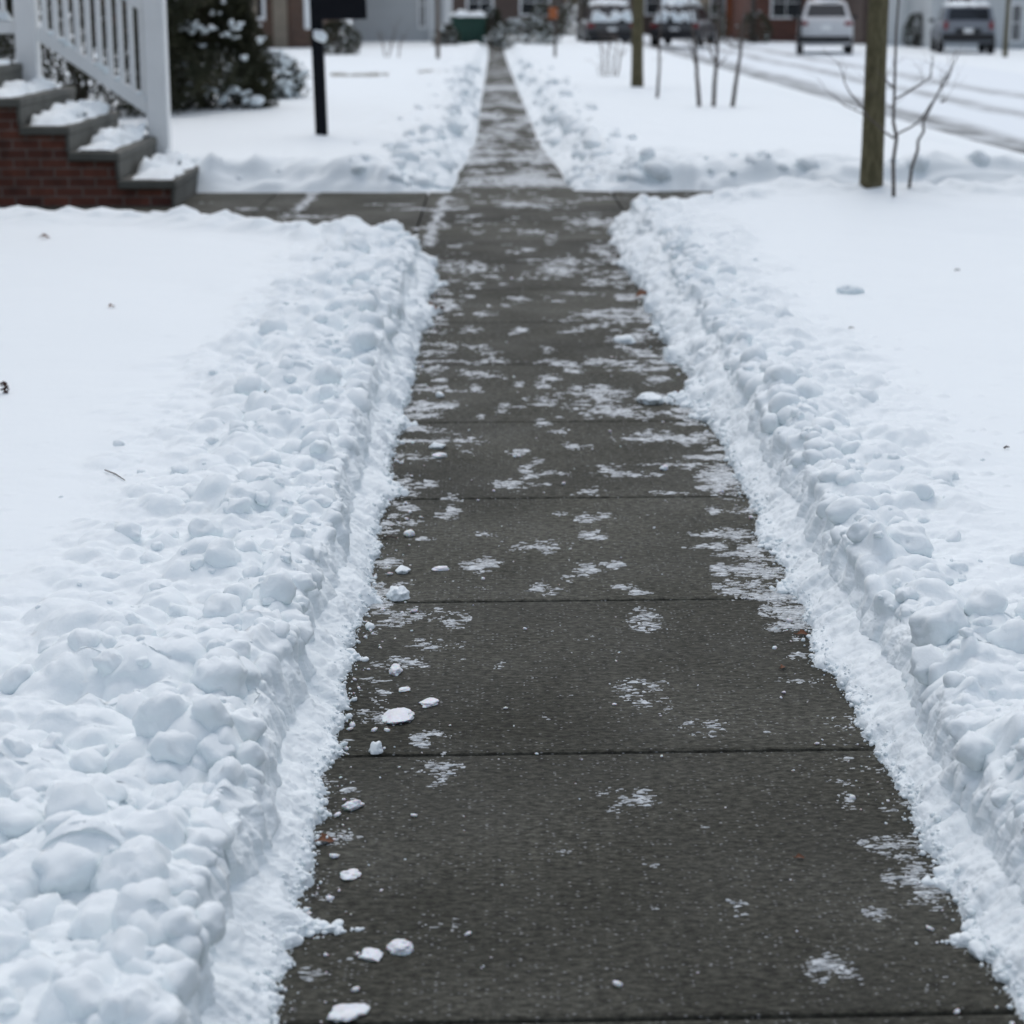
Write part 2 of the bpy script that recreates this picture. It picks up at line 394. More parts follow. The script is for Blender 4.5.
# ================================================================== NEAR SNOW BANKS (side -1 left, +1 right)
def near_bank(side, Y0, Y1, Xedge, width, seed, Ydeep, Wdeep, tongues):
    rows = [Y0]
    while rows[-1] < Y1 + Ydeep + .2: rows.append(rows[-1] + max(.0045, .0019 * rows[-1]))
    Yr = np.array(rows); nr = len(Yr)
    rel = np.concatenate([np.linspace(0, .16, 34, endpoint=False), np.linspace(.16, .42, 62, endpoint=False), np.linspace(.42, 1.15, 130, endpoint=False),
                          1.15 + (width) * np.linspace(0, 1, 70) ** 1.9])
    nc = len(rel)
    off = seed * 31.7
    one = np.ones_like(Yr)
    def nz(sc, k, o=3): return fbm(np.stack([Yr * sc, one * (k + off), one * .5], 1), o)
    edge = .024 * nz(1.1, 1) + .020 * nz(5, 2) + .016 * nz(17, 3) + .012 * nz(55, 33, 2) + .008 * nz(150, 34, 2)
    # tongues of snow pushed onto the concrete
    tong = np.clip(nz(2.3, 9, 2) - .22, 0, None) * .20 + np.clip(nz(7, 19, 2) - .25, 0, None) * .07
    for (ty, depth, wd) in tongues:
        yc = gp(500, ty).y; tong = tong + .42 * depth * np.exp(-((Yr - yc) / (wd * (.75 + .5 * nz(9, 20 + ty % 7, 2)))) ** 2) * np.clip(1 + .5 * nz(24, 21, 3) + .4 * nz(70, 22, 2), .1, 1.6)
    ap = .088 + .040 * nz(1.6, 4) + .036 * nz(5, 5) + .016 * nz(13, 35)            # apron width
    ap = ap + (.08 * sstep(6, 12, Yr) * (1 + 1.2 * nz(2.2, 41, 2)) if side > 0 else 0)
    farq = sstep(5.5, 9.5, Yr)
    wall_w = np.clip(.05 + .045 * nz(2.5, 6) + .03 * nz(7, 36), .015, .2)
    crest = .170 + .032 * nz(.9, 7) + .045 * nz(3.2, 8) + .022 * nz(9, 11)
    lawn_h = .165 + .012 * nz(.5, 12, 2)
    ap_h = .074 + .034 * nz(2.1, 13) + .024 * nz(8, 14) + (.055 if side > 0 else .02) * farq
    S, YY = np.meshgrid(rel, Yr)
    e, a, ww, c, lh, ah = (q[:, None] * np.ones_like(S) for q in (edge - tong, ap + tong, wall_w, crest, lawn_h, ap_h))
    # offset outwards from the edge, and height
    t1 = np.clip(S / .16, 0, 1); t2 = np.clip((S - .16) / .26, 0, 1); t3 = np.clip(S - .42, 0, None)
    o = e + a * t1 + ww * (t2 ** 1.3) + t3
    ah = np.minimum(ah, c - .02)
    z = ah * (t1 ** .85) + (c - ah) * (1 - (1 - t2) ** 1.4) + (lh - c) * sstep(.10, .75, t3)
    z = z - .012 * (1 - sstep(0, .02, S))
    backY = Y1 + Ydeep * sstep(.3, Wdeep, S) + .12 * fbm(np.stack([S.ravel() * 2.5, 0 * S.ravel() + off, 0 * S.ravel()], 1), 3).reshape(S.shape)
    db = backY - YY
    endf = sstep(0, .40, db)
    z = z * (.02 + .98 * endf) - .03 * (1 - endf) + .05 * np.exp(-((db - .42) / .28) ** 2) * sstep(.3, .6, S)
    X = Xedge + side * o
    P = np.stack([X, YY, z], 2)
    # surface frame
    dU = np.gradient(P, axis=1); dV = np.gradient(P, axis=0)
    N = np.cross(dU, dV) * side; N /= np.linalg.norm(N, axis=2)[:, :, None] + 1e-12
    N = np.where(N[:, :, 2:3] < -.2, -N, N)
    Q = P.reshape(-1, 3); q = Q + off
    near = np.clip(1.6 - YY / 12, .45, 1).ravel()
    s = S.ravel(); tt3 = t3.ravel(); zt2 = t2.ravel()
    dbr = db.ravel(); backz = np.exp(-((dbr - .45) / .35) ** 2) * sstep(.3, .6, s)
    zone = sstep(.0, .06, tt3) * (1 - sstep(*((.28, .95) if side < 0 else (.16, .66)), tt3 + .35 * fbm(np.stack([Q[:, 0] * 2.2, Q[:, 1] * 1.4, 0 * s + off], 1), 2)))
    zone = np.maximum(zone, backz * .9)
    apron = (.35 + .65 * sstep(.0, .03, s)) * (1 - sstep(.12, .25, s)); wall = np.exp(-((s - .30) / .10) ** 2); rim = np.exp(-((s - .43) / .07) ** 2)
    d = np.zeros(len(Q))
    warp = .035 * np.stack([fbm(q * 6, 2), fbm(q * 6 + 40, 2)], 1)
    gx, gy = q[:, 0] + warp[:, 0], q[:, 1] + warp[:, 1]
    L0 = lumps(gx / .21 + 2.2, gy / .21 + 5.5, .3, .85, .50, .6, 1.0) * .21
    L1 = lumps(gx / .115, gy / .115, .25, .85, .62, .7, .7) * .115
    L2 = lumps(gx / .062 + 9.3, gy / .062 + 4.1, .25, .80, .65, .6, .7) * .062
    L3 = lumps(gx / .027 + 3.3, gy / .027 + 7.7, .25, .75, .6, .45, .8) * .027
    dens = sstep(-.25, .35, fbm(np.stack([q[:, 0] * 3, q[:, 1] * 3, 0 * s], 1), 2))
    if side < 0: d += 1.12 * zone * (.80 * L0 + np.maximum(L1 * .95, L2 * .75) + .35 * L3 * dens + .010 * fbm(q * 24, 2))
    else: d += zone * (.65 * L0 + np.maximum(L1 * .85, L2 * .65) + .28 * L3 * dens + .010 * fbm(q * 26, 2)) * 1.15
    # fraying of the rim, fluting of the wall, fluffy apron
    d += rim * (.034 * fbm(q * 9, 3) + .018 * np.abs(fbm(q * 22, 2)) + .75 * L1 + .40 * L2 + .40 * L0)
    w3 = np.stack([q[:, 0] * 8, q[:, 1] * 11, q[:, 2] * 9], 1)
    Lw = lumps(q[:, 1] / .085 + .6 * fbm(q * 5, 2), q[:, 2] / .09 + q[:, 0] / .12 + .6 * fbm(q * 5 + 9, 2), .3, .85, .6, .6, .8) * .08
    d += wall * (.030 * fbm(w3, 3) + .42 * Lw + .006 * fbm(q * 42, 2))
    La = lumps(gx / .065 + 1.3, gy / .055 + 2.1, .2, .85, .6, .6, 1.1) * .05
    d += apron * (.022 * fbm(q * 10, 3) + .62 * La + .005 * fbm(q * 36, 3) + .0018 * fbm(q * 85, 2) + .0030 * fbm(q * 190, 2) * (1 - sstep(.03, .12, s)))
    farv = np.repeat(farq, nc)
    d += apron * farv * (.70 * L1 + .45 * L2 + .03 * fbm(q * 9, 2))
    # level lawn
    far = sstep(.3, 1.1, tt3)
    d += far * (.030 * fbm(np.stack([Q[:, 0] * .9, Q[:, 1] * .7, 0 * s + off], 1), 3) + .0022 * fbm(q * 14, 2))
    d -= far * .35 * .07 * lumps(q[:, 0] / .16 + 31, q[:, 1] / .22 + 17, .15, .55, .5, .22, 1.4)
    crumb = lumps(gx / .05 + 6.6, gy / .05 + 8.8, .12, .5, .7, .16) * .05
    d += (1 - sstep(.5, 1.5, tt3)) * sstep(.25, .5, tt3) * crumb * .9
    d += (.0018 * fbm(q * 60, 2) + .0016 * fbm(q * 150, 2)) * (1 - far * .7)
    P2 = Q + N.reshape(-1, 3) * (d * (.25 + .75 * endf.ravel()))[:, None]
    Fc = grid_faces(nr, nc)
    if side > 0: Fc = Fc[:, ::-1]
    return P2, Fc[:, ::-1], (Yr, rel, P2.reshape(nr, nc, 3))
TL = [(600, .085, .05), (930, .10, .045), (752, .03, .06), (505, .03, .05), (425, .05, .10), (325, .07, .20), (285, .09, .35), (660, .04, .05), (815, .03, .04)]
TR = [(402, .16, .28), (418, .06, .10), (590, .07, .10), (548, .05, .09), (945, .06, .05), (885, .04, .05), (330, .05, .2), (265, .07, .3), (700, .02, .05)]
PL, FL, GL = near_bank(-1, 1.2, 12.75, XL, 9.0, 1, 1.25, 2.6, [(600, .085, .05), (930, .10, .045), (752, .03, .06), (505, .03, .05), (425, .05, .10), (325, .07, .20), (285, .09, .35), (660, .04, .05), (815, .03, .04)])
PR, FR, GR = near_bank(1, 1.2, 14.6, XR, 7.0, 2, 1.35, 1.8, [(402, .16, .28), (418, .06, .10), (590, .07, .10), (548, .05, .09), (945, .06, .05), (885, .04, .05), (330, .05, .2), (265, .07, .3), (700, .02, .05)])

def surf_point(G, Y, o):
    """point on a bank at distance Y along the walk and parameter o across it"""
    Yr, rel, P = G; i = min(int(np.searchsorted(Yr, Y)), len(Yr) - 1); j = min(int(np.searchsorted(rel, o)), len(rel) - 1)
    return P[i, j]
def surf_at(G, x, y):
    Yr, rel, P = G; i = min(int(np.searchsorted(Yr, y)), len(Yr) - 1)
    j = int(np.argmin(np.abs(P[i, 104:, 0] - x))) + 104; return P[i, j]

def clods_for(G, n, side, seed, tongues=()):
    s = Soup(); g = np.random.default_rng(seed)
    for (ty, depth, wd) in tongues:                           # spilled heaps reaching onto the concrete
        yc = gp(500, ty).y; xe = XL if side < 0 else XR
        for k in range(int(60 * min(1.6, (depth * wd / .004) ** .5))):
            u = abs(g.normal()) * .55; yy = yc + g.normal() * wd * .55 * (1.15 - min(u, 1)); r = (.004 + .017 * g.random() ** 2.2) * (1.15 - .6 * min(u, 1)) * (1 if yc < 7 else 1.6)
            V, Fc = clod(r, 2 if r < .012 else 3, int(g.integers(1 << 30)), .38, (1.15, 1, .7), 1, .08)
            s.add(V + np.array([xe - side * (u * depth * 1.05 - .02), yy, r * g.uniform(.15, .5)]), Fc)
    for k in range(n):
        Y = 2.3 * math.exp(g.random() ** 1.0 * math.log(13.0 / 2.3)); u = g.random()
        o = .40 + (abs(g.normal()) * (.24 if side < 0 else .13)) if u < .88 else .45 + g.random() ** 2 * .55
        p = surf_point(G, Y, o)
        r = .007 + .044 * g.random() ** 2.1 * (1.0 if o < .95 else .4)
        r *= 1 + .45 * float(sstep(4.5, 9, Y))
        V, Fc = clod(r, 3 if (Y < 6 and r > .012) else 2, int(g.integers(1 << 30)), .40, (1, 1, .8), 1, .12)
        s.add(V + p + np.array([0, 0, r * g.uniform(-.62, .02)]), Fc)
    # crumbs along the fuzzy edge and on the apron
    for k in range(3600):
        Y = 2.3 * math.exp(g.random() * math.log(12.0 / 2.3))
        o = abs(g.normal()) * .028; p = surf_point(G, Y, o)
        r = (.0014 + .007 * g.random() ** 7) * min(1.6, max(1, Y / 5))
        out = max(0.0, g.normal() * .010 if o < .03 else 0.0)
        V, Fc = clod(r, 1, int(g.integers(1 << 30)), .4, (1, 1, .85), 0)
        c = p + np.array([-side * out, 0, r * .1]);
        if o < .03: c[2] = max(c[2], r * .4)
        s.add(V + c, Fc)
    return s
def bank_object(P, Fq, s, name):
    tri = np.concatenate([Fq[:, [0, 1, 2]], Fq[:, [0, 2, 3]]])
    s.add(P, tri)
    return tag(link(name, s.mesh(name), M['snow']), kind='stuff')
b = bank_object(PL, FL, clods_for(GL, 780, -1, 21, TL), 'snow')
tag(b, 'shovelled snow bank of rounded clods with smooth lawn snow beside the porch steps', 'snow')
b = bank_object(PR, FR, clods_for(GR, 600, 1, 22, TR), 'snow')
tag(b, 'shovelled snow bank with crumbly vertical edge and smooth snow around the thick tree trunk', 'snow')

# ================================================================== FAR SNOW FIELDS beyond the cross path
def far_field(name, side, xe, x_far, y0, y1, seed, label):
    rows = [y0]; st = .025
    while rows[-1] < y1: rows.append(rows[-1] + st); st = min(st * 1.035, .6)
    cols = [0.0]; st = .03
    while cols[-1] < x_far: cols.append(cols[-1] + st); st = min(st * 1.05, .5)
    Yr, C = np.array(rows), np.array(cols)
    O, YY = np.meshgrid(C, Yr); off = seed * 13.1
    q = np.stack([O.ravel(), YY.ravel(), np.full(O.size, off)], 1)
    e = .26 * fbm(np.stack([YY.ravel() * .9, 0 * q[:, 0], q[:, 2]], 1), 4, .7)
    e2 = .10 * fbm(np.stack([O.ravel() * 1.1, 0 * q[:, 0] + 5, q[:, 2]], 1), 3)
    narrow = .13 * sstep(0, 7, YY.ravel() - y0) + np.clip((YY.ravel() - y0) / 40, 0, 1) * .14
    X = xe + side * (O.ravel() - narrow)
    d1 = O.ravel() + e; d2 = YY.ravel() - y0 + e2
    d = np.minimum(d1, d2) - .12 * np.exp(-((d1 - d2) / .25) ** 2)
    dw = np.minimum(d1 * .85 + .10 * fbm(q * 2.3, 3), d2) - .12 * np.exp(-((d1 - d2) / .25) ** 2)
    h = .05 * sstep(-.05, .16, d) + .17 * sstep(.10, .36, dw + .07 * fbm(q * 5, 2)) - .02 * sstep(.5, 1.6, d)
    near = np.exp(-((d - .35) / .35) ** 2)
    near = np.maximum(near, .8 * np.exp(-((d - .9) / .7) ** 2) * sstep(-.2, .3, fbm(q * .7, 2)))
    h += near * (.11 * fbm(q * 3, 3) + .060 * fbm(q * 9, 2) + .05 * np.abs(fbm(q * 5 + 3, 2)) + .16 * lumps(q[:, 0] / .16, q[:, 1] / .16, .25, .8, .7, .6) + .09 * lumps(q[:, 0] / .34 + 4, q[:, 1] / .34 + 2, .2, .7, .7, .5))
    h += .03 * fbm(q * .5, 3) * sstep(.4, 2, d) + .006 * fbm(q * 5, 2)
    bd = sstep(0, .06, O.ravel()) * sstep(0, .10, YY.ravel() - y0 - .16 * np.abs(fbm(np.stack([O.ravel() * 2.2, 0 * q[:, 0] + 15, q[:, 2]], 1), 3)))
    h = h * bd - .02 * (1 - bd)
    if side > 0: h *= 1 - sstep(x_far - .9, x_far, O.ravel() + .3 * fbm(q * 1.2, 2)) * .9
    V = np.stack([X, YY.ravel(), h], 1); Fc = grid_faces(len(Yr), len(C))
    if side < 0: Fc = Fc[:, ::-1]
    s = Soup(); tri = np.concatenate([Fc[:, [0, 1, 2]], Fc[:, [0, 2, 3]]]); s.add(V, tri); g = np.random.default_rng(seed)
    nY, nX = len(Yr), len(C)
    for k in range(280 if x_far < 20 and y1 > 40 else 0):     # clods along the two cut edges
        if g.random() < .84: i = int(np.searchsorted(Yr, y0 + .2 + 30 * g.random() ** 1.7)); j = int(np.searchsorted(C, .12 + abs(g.normal()) * .30))
        else: i = int(np.searchsorted(Yr, y0 + .25 + abs(g.normal()) * .30)); j = int(np.searchsorted(C, g.random() * min(x_far, 7)))
        i, j = min(i, nY - 1), min(j, nX - 1); r = .03 + .10 * g.random() ** 2.0
        Vc, Fk = clod(r, 2, int(g.integers(1 << 30)), .38, (1.1, 1, .75), 1, .08); s.add(Vc + V[i * nX + j] + np.array([0, 0, r * g.uniform(-.7, -.05)]), Fk)
    o = link(name, s.mesh(name), M['far_snow'])
    return tag(o, label, 'snow', kind='stuff')
far_field('snow', -1, -.30, 16, 17.25, 82, 3, 'snow covered front lawn with a cut edge beyond the steps path')
far_field('snow', 1, .68, 4.8, 17.35, 82, 4, 'snow covered verge with a cut edge between the walk and the road')
# lawn beside the steps and porch
far_field('snow', -1, -6.3, 8, 13.0, 17.3, 5, 'low snow beside the brick flank of the porch steps')

# road: trodden snow with grey wheel tracks
m = mat('snowy_road', (.8, .83, .87), .6, .3); t = NT(m); g = t.n('NewGeometry'); sp = t.n('SeparateXYZ'); t.l(g.outputs['Position'], sp.inputs[0])
v = t.coord((1, .25, 1)); wob = t.noise(v, .5, 3)
xx = t.n('Math', operation='MULTIPLY_ADD'); t.l(wob, xx.inputs[0]); xx.inputs[1].default_value = 1.3; t.l(sp.outputs[0], xx.inputs[2])
mr = t.n('MapRange'); mr.inputs['From Min'].default_value = 6.15; mr.inputs['From Max'].default_value = 13.0; t.l(xx.outputs[0], mr.inputs[0])
tr = t.ramp(mr.outputs[0], [(.0, (1, 1, 1)), (.11, (.9, .9, .9)), (.19, (0, 0, 0)), (.34, (.0, .0, .0)), (.40, (.85, .85, .85)), (.49, (0, 0, 0)), (.58, (0, 0, 0)), (.64, (.75, .75, .75)), (.74, (0, 0, 0)), (.97, (.0, .0, .0))])
br = t.ramp(t.noise(t.coord((1, .35, 1)), 2.5, 5, .65), [(.32, (.25, .25, .25)), (.62, (1, 1, 1))])
f = t.mix(1.0, tr, br, 'MULTIPLY')
t.l(t.mix(f, (.76, .83, .87), (.11, .12, .12)), t.b.inputs['Base Color']); t.bump(t.noise(t.coord(), 6, 5), .5, .05)
M['road'] = m
xs = np.linspace(5.2, 13.2, 60); yr = np.linspace(2, 130, 300); X, Y = np.meshgrid(xs, yr)
q = np.stack([X.ravel() * 1.6, Y.ravel() * .5, 0 * X.ravel()], 1)
Z = .0 - .16 * sstep(5.2, 9, X.ravel()) + .03 * fbm(q, 3)
tag(link('road', fast_mesh('road', np.stack([X.ravel(), Y.ravel(), Z], 1), grid_faces(300, 60)), M['road']), kind='structure')
# snow beyond the road, rising a little to the houses
xs = np.linspace(12.6, 60, 90); yr = np.linspace(10, 130, 150); X, Y = np.meshgrid(xs, yr)
q = np.stack([X.ravel() * .5, Y.ravel() * .4, 0 * X.ravel() + 9], 1)
Z = -.25 - .08 * sstep(13, 20, X.ravel()) + .10 * sstep(12.6, 13.6, X.ravel() + .5 * fbm(q * 2, 2)) + .05 * fbm(q, 3)
tag(link('snow', fast_mesh('snow', np.stack([X.ravel(), Y.ravel(), Z], 1), grid_faces(150, 90)), M['far_snow']), 'snow covered yards and driveways across the road', 'snow', kind='stuff')

# ================================================================== FROST: footprints and smears left on the concrete
def frost_patch(soup, cx, cy, wx, wy, dens, seed, ang=0.0, cell=None):
    dist = math.hypot(cx, cy)
    cell = cell or max(.0017, .00055 * dist)
    cyl = cell * (1.0 if dist < 5 else min(3.0, dist / 5))
    nx = int(wx * 1.5 / cell) + 2; ny = int(wy * 1.5 / cyl) + 2
    xs = (np.arange(nx) - nx / 2) * cell; ysq = (np.arange(ny) - ny / 2) * cyl; X, Y = np.meshgrid(xs, ysq)
    k = seed * 3.71
    ca, sa = math.cos(ang), math.sin(ang); U = (X * ca + Y * sa) / (wx / 2); W = (-X * sa + Y * ca) / (wy / 2)
    q = np.stack([X.ravel() * 9, Y.ravel() * 9, 0 * X.ravel() + k], 1)
    rr = np.sqrt(U ** 2 + W ** 2).ravel() + .55 * fbm(q, 2)
    sf = 1.0 if dist < 5 else 5 / dist
    st = np.stack([X.ravel() * 42 * sf, Y.ravel() * 190 * sf, 0 * X.ravel() + k + 3], 1)
    fld = (1 - rr) * (.48 if dist < 5.5 else .85) + (2.2 if dist < 5.5 else 1.9) * fbm(st, 3, .6) + .7 * perlin(q * 2.2) + (dens - (1.30 if dist < 5.5 else 1.42))
    fld = np.where(rr > 1.12, -1, fld)
    H = np.clip(fld, 0, 1) * .004 + .0005
    on = (fld > 0).reshape(ny, nx)
    V = np.stack([X.ravel() + cx, Y.ravel() + cy, H], 1)
    H2 = np.where(on.ravel(), H, -.001); V[:, 2] = H2
    quad = on[:-1, :-1].astype(int) + on[1:, :-1] + on[:-1, 1:] + on[1:, 1:] >= 2
    Fc = grid_faces(ny, nx)[quad.ravel()]
    if len(Fc) == 0: return
    used = np.unique(Fc); remap = np.full(len(V), -1); remap[used] = np.arange(len(used))
    Fc = remap[Fc]; soup.add(V[used], np.concatenate([Fc[:, [0, 1, 2]], Fc[:, [0, 2, 3]]]))
fs = Soup()
# (x, y, width, height) in the photograph, density
FP = [(452,498,20,9,.6),(450,511,26,16,.75),(481,535,26,9,.6),(484,566,34,17,.8),(441,569,10,5,.6),(540,547,70,16,.45),(592,535,26,11,.85),(583,518,24,8,.65),(604,516,24,9,.5),(588,570,24,14,.65),(612,566,22,12,.7),(545,590,34,10,.6),(562,513,16,6,.5),
 (625,590,20,12,.55),(640,591,20,10,.6),(452,617,30,18,.7),(645,620,30,20,.65),(402,664,50,12,.6),(436,645,50,12,.55),(640,692,46,34,.38),(706,727,40,14,.45),(700,735,20,6,.5),(430,738,34,18,.65),(436,770,44,28,.45),(628,797,60,22,.38),(655,865,20,4,.55),
 (740,909,30,14,.55),(826,968,44,26,.5),(900,846,60,16,.75),(916,885,50,40,.75),(880,915,26,16,.7),(848,803,14,20,.5),(840,785,34,10,.45),(805,657,30,10,.5),(330,972,44,20,.55),(345,790,26,8,.6),(389,720,40,10,.7),
 (716,512,22,10,.75),(720,480,44,26,.9),(719,546,20,12,.85),(718,570,22,12,.85),(720,588,20,8,.8),(745,570,60,12,.8),(760,590,60,14,.8),(755,552,40,40,.65),(780,610,40,14,.7),(690,440,30,10,.7),(640,434,40,10,.55),(545,424,24,8,.6),(545,400,40,9,.6),
 (605,410,70,14,.75),(600,400,50,8,.75),(640,415,50,8,.7),(620,393,36,8,.75),(575,372,24,7,.8),(545,385,22,7,.7),(522,384,18,6,.6),(600,386,30,8,.7),(470,373,24,6,.7),(540,405,26,7,.6),(575,445,24,10,.5),(530,475,26,9,.5),(540,460,24,6,.5),(610,470,40,12,.55),(560,432,20,8,.7),
 (467,450,20,8,.4),(440,455,20,6,.4),(500,412,16,6,.5),(470,330,22,7,.85),(521,331,18,7,.85),(577,330,22,8,.8),(590,315,40,10,.65),(450,345,24,6,.6),(548,350,18,6,.6),(625,340,36,8,.85),(640,352,30,7,.8),(560,363,30,6,.7),(600,362,40,8,.75),(480,362,30,6,.6)]
k = 0
for (px, py, w_, h_, dn) in FP:
    c = gp(px, py); sx = w_ / (gp(px + 1, py).x - gp(px, py).x) ** -1; sy = abs(gp(px, py - h_ / 2).y - gp(px, py + h_ / 2).y)
    k += 1; frost_patch(fs, c.x, c.y, sx * 1.15, sy * 1.15, dn * .75 + .35, k)
g = np.random.default_rng(4)
for i in range(250):                                          # thin scatter, thicker with distance
    Y = 6.5 + 12 * g.random() ** .8; x = XL + (XR - XL) * g.random()
    k += 1; frost_patch(fs, x, Y, g.uniform(.04, .19), g.uniform(.06, .24), g.uniform(.45, 1.1), k)
for i in range(190):                                          # ragged icy fringe along both snow edges
    Y = 3.0 * math.exp(g.random() ** .8 * math.log(4.6)); sd = 1 if g.random() < .58 else -1; kf = min(1.0, Y / 7)
    x = (XR - abs(g.normal()) * .13 * kf) if sd > 0 else (XL + abs(g.normal()) * .08 * kf)
    k += 1; frost_patch(fs, x, Y, g.uniform(.06, .32) * kf ** 1.4, g.uniform(.05, .18) * kf, g.uniform(.70, 1.15) if Y > 5 else g.uniform(.2, .7), k)
for i in range(60):
    Y = g.uniform(3.0, 7.5); x = XL + (XR - XL) * g.random()
    k += 1; frost_patch(fs, x, Y, g.uniform(.02, .10), g.uniform(.03, .12), g.uniform(.1, .4), k)
for i in range(380):
    Y = 18 * math.exp(g.random() * math.log(4.0)); x = -.25 + .9 * g.random()
    k += 1; frost_patch(fs, x, Y, g.uniform(.12, .5), g.uniform(.2, .9), g.uniform(.55, 1.15), k)
for i in range(20):                                           # cross path
    k += 1; frost_patch(fs, g.uniform(-3.2, -.4), g.uniform(14.0, 17.0), g.uniform(.2, .6), g.uniform(.12, .35), g.uniform(.6, .95), k)
for i in range(40):
    k += 1; frost_patch(fs, g.uniform(.8, 4.5), g.uniform(15.0, 17.5), g.uniform(.4, 1.1), g.uniform(.2, .7), g.uniform(.5, 1.0), k)
for (px, py, w_, h_, dn) in [(540,183,150,8,1.0),(600,222,60,10,.8),(530,205,60,8,.7),(570,262,60,8,.75),(470,268,50,12,.8),(560,270,50,10,.8),(530,232,30,6,.8),(480,115,40,6,.9),(500,88,50,6,1.0)]:
    c = gp(px, py); sx = w_ * (gp(px + 1, py).x - gp(px, py).x); sy = abs(gp(px, py - h_ / 2).y - gp(px, py + h_ / 2).y)
    k += 1; frost_patch(fs, c.x, c.y, sx * 1.2, sy * 1.2, dn + .15, k)
# snow packed in two joints of the cross path
for y0 in np.arange(13.6, 17.0, .35):
    k += 1; frost_patch(fs, -.40 + .02 * g.normal(), y0, .10, .5, 1.1, k)
for u in np.linspace(0, 1, 8):
    c = gp(298 + 20 * u, 210 - 20 * u); k += 1; frost_patch(fs, c.x, c.y, .12, .5, 1.0, k)
tag(link('frost', fs.mesh('frost'), M['frost']), 'thin icy footprints and smears scattered over the dark concrete walk', 'frost', kind='stuff')

# ================================================================== crumbs of snow and ice on the walk
cs = Soup(); g = np.random.default_rng(8)
for i in range(520):
    Y = 2.6 * math.exp(g.random() * math.log(5.0)); e = g.random()
    x = XL + abs(g.normal()) * .07 if e < .48 else (XR - abs(g.normal()) * .05 if e < .72 else XL + (XR - XL) * g.random())
    r = .0022 + .0075 * g.random() ** 4
    V, Fc = clod(r, 1, int(g.integers(1 << 30)), .4, (1.2, 1.1, .6), 1); cs.add(V + np.array([x, Y, r * .4]), Fc)
tag(link('crumbs', cs.mesh('crumbs'), M['ice']), 'small crumbs of snow sprinkled along the edges of the cleared walk', 'snow crumbs', kind='stuff')

# single lumps that stand out (photo x, y, width px, squash, material, label)
LP = [(376,752,16,.85,'snow','round white snow lump sitting on the joint of the concrete walk'),
 (353,808,20,.6,'ice','flat grey lump of ice on the slab just before the joint with the round lump'),
 (350,876,24,.35,'ice','thin sliver of ice by itself on the big front slab of the walk'),
 (400,950,24,.55,'ice','largest angular chunk of pale ice on the front slab'),
 (372,957,26,.3,'ice','low flat flake of ice beside the angular pale ice chunk'),
 (346,1014,34,.35,'ice','long tilted shard of ice at the very front joint'),
 (398,598,22,.7,'snow','pointed white snow lump at the joint touching the snow edge'),
 (370,629,11,.9,'snow','small white cube-like snow lump just before the pointed lump at the snow edge'),
 (395,673,17,.65,'ice','greyish snow lump near a frosty smear by the snow edge'),
 (404,691,14,.4,'ice','small flat icy bit between the greyish lump and the long icy crust'),
 (430,704,22,.35,'ice','low icy flake in the middle of the third slab'),
 (398,719,38,.32,'ice','long icy crust running from the snow edge onto the slab'),
 (404,495,11,.8,'snow','small round lump beside a slab joint by the snow edge'),
 (410,536,11,.8,'ice','small ice nugget by a twig at the snow edge'),
 (441,570,17,.4,'ice','flat icy flake near the string of boot prints'),
 (402,572,16,.6,'snow','cluster lump of snow just before the pointed lump by the snow edge'),
 (438,448,15,.55,'snow','tiny white mound beside another flat one on the fifth slab'),
 (440,457,16,.35,'ice','flat pale bit just before the tiny white mound'),
 (440,397,12,.7,'snow','small white lump far along the walk near the snow edge'),
 (664,470,8,.8,'ice','single tiny nugget alone in the middle of a clean slab'),
 (649,402,30,.45,'snow','broad low snow lump by the crumbly snow edge'),
 (626,342,24,.45,'snow','blurred low snow lump on the walk before the cross path')]
for i, (px, py, wpx, sq, mk, lab) in enumerate(LP):
    c = gp(px, py); r = wpx * (gp(px + 1, py).x - gp(px, py).x) / 2
    V, Fc = clod(r, 4 if wpx > 14 else 3, 900 + i, .42, (1.05, .85, .95), 2, .16); V = V * np.array([1, 1, sq])
    V[:, 2] = np.maximum(V[:, 2], -r * sq * .45)
    if sq < .45: V[:, 2] *= .8
    o = link('snow_lump' if mk == 'snow' else 'ice_chunk', fast_mesh('lump', V, Fc), M[mk]); o.location = (c.x, c.y, r * sq * .44)
    tag(o, lab, 'snow lump' if mk == 'snow' else 'ice chunk', 'lumps of snow and ice lying on the walk')
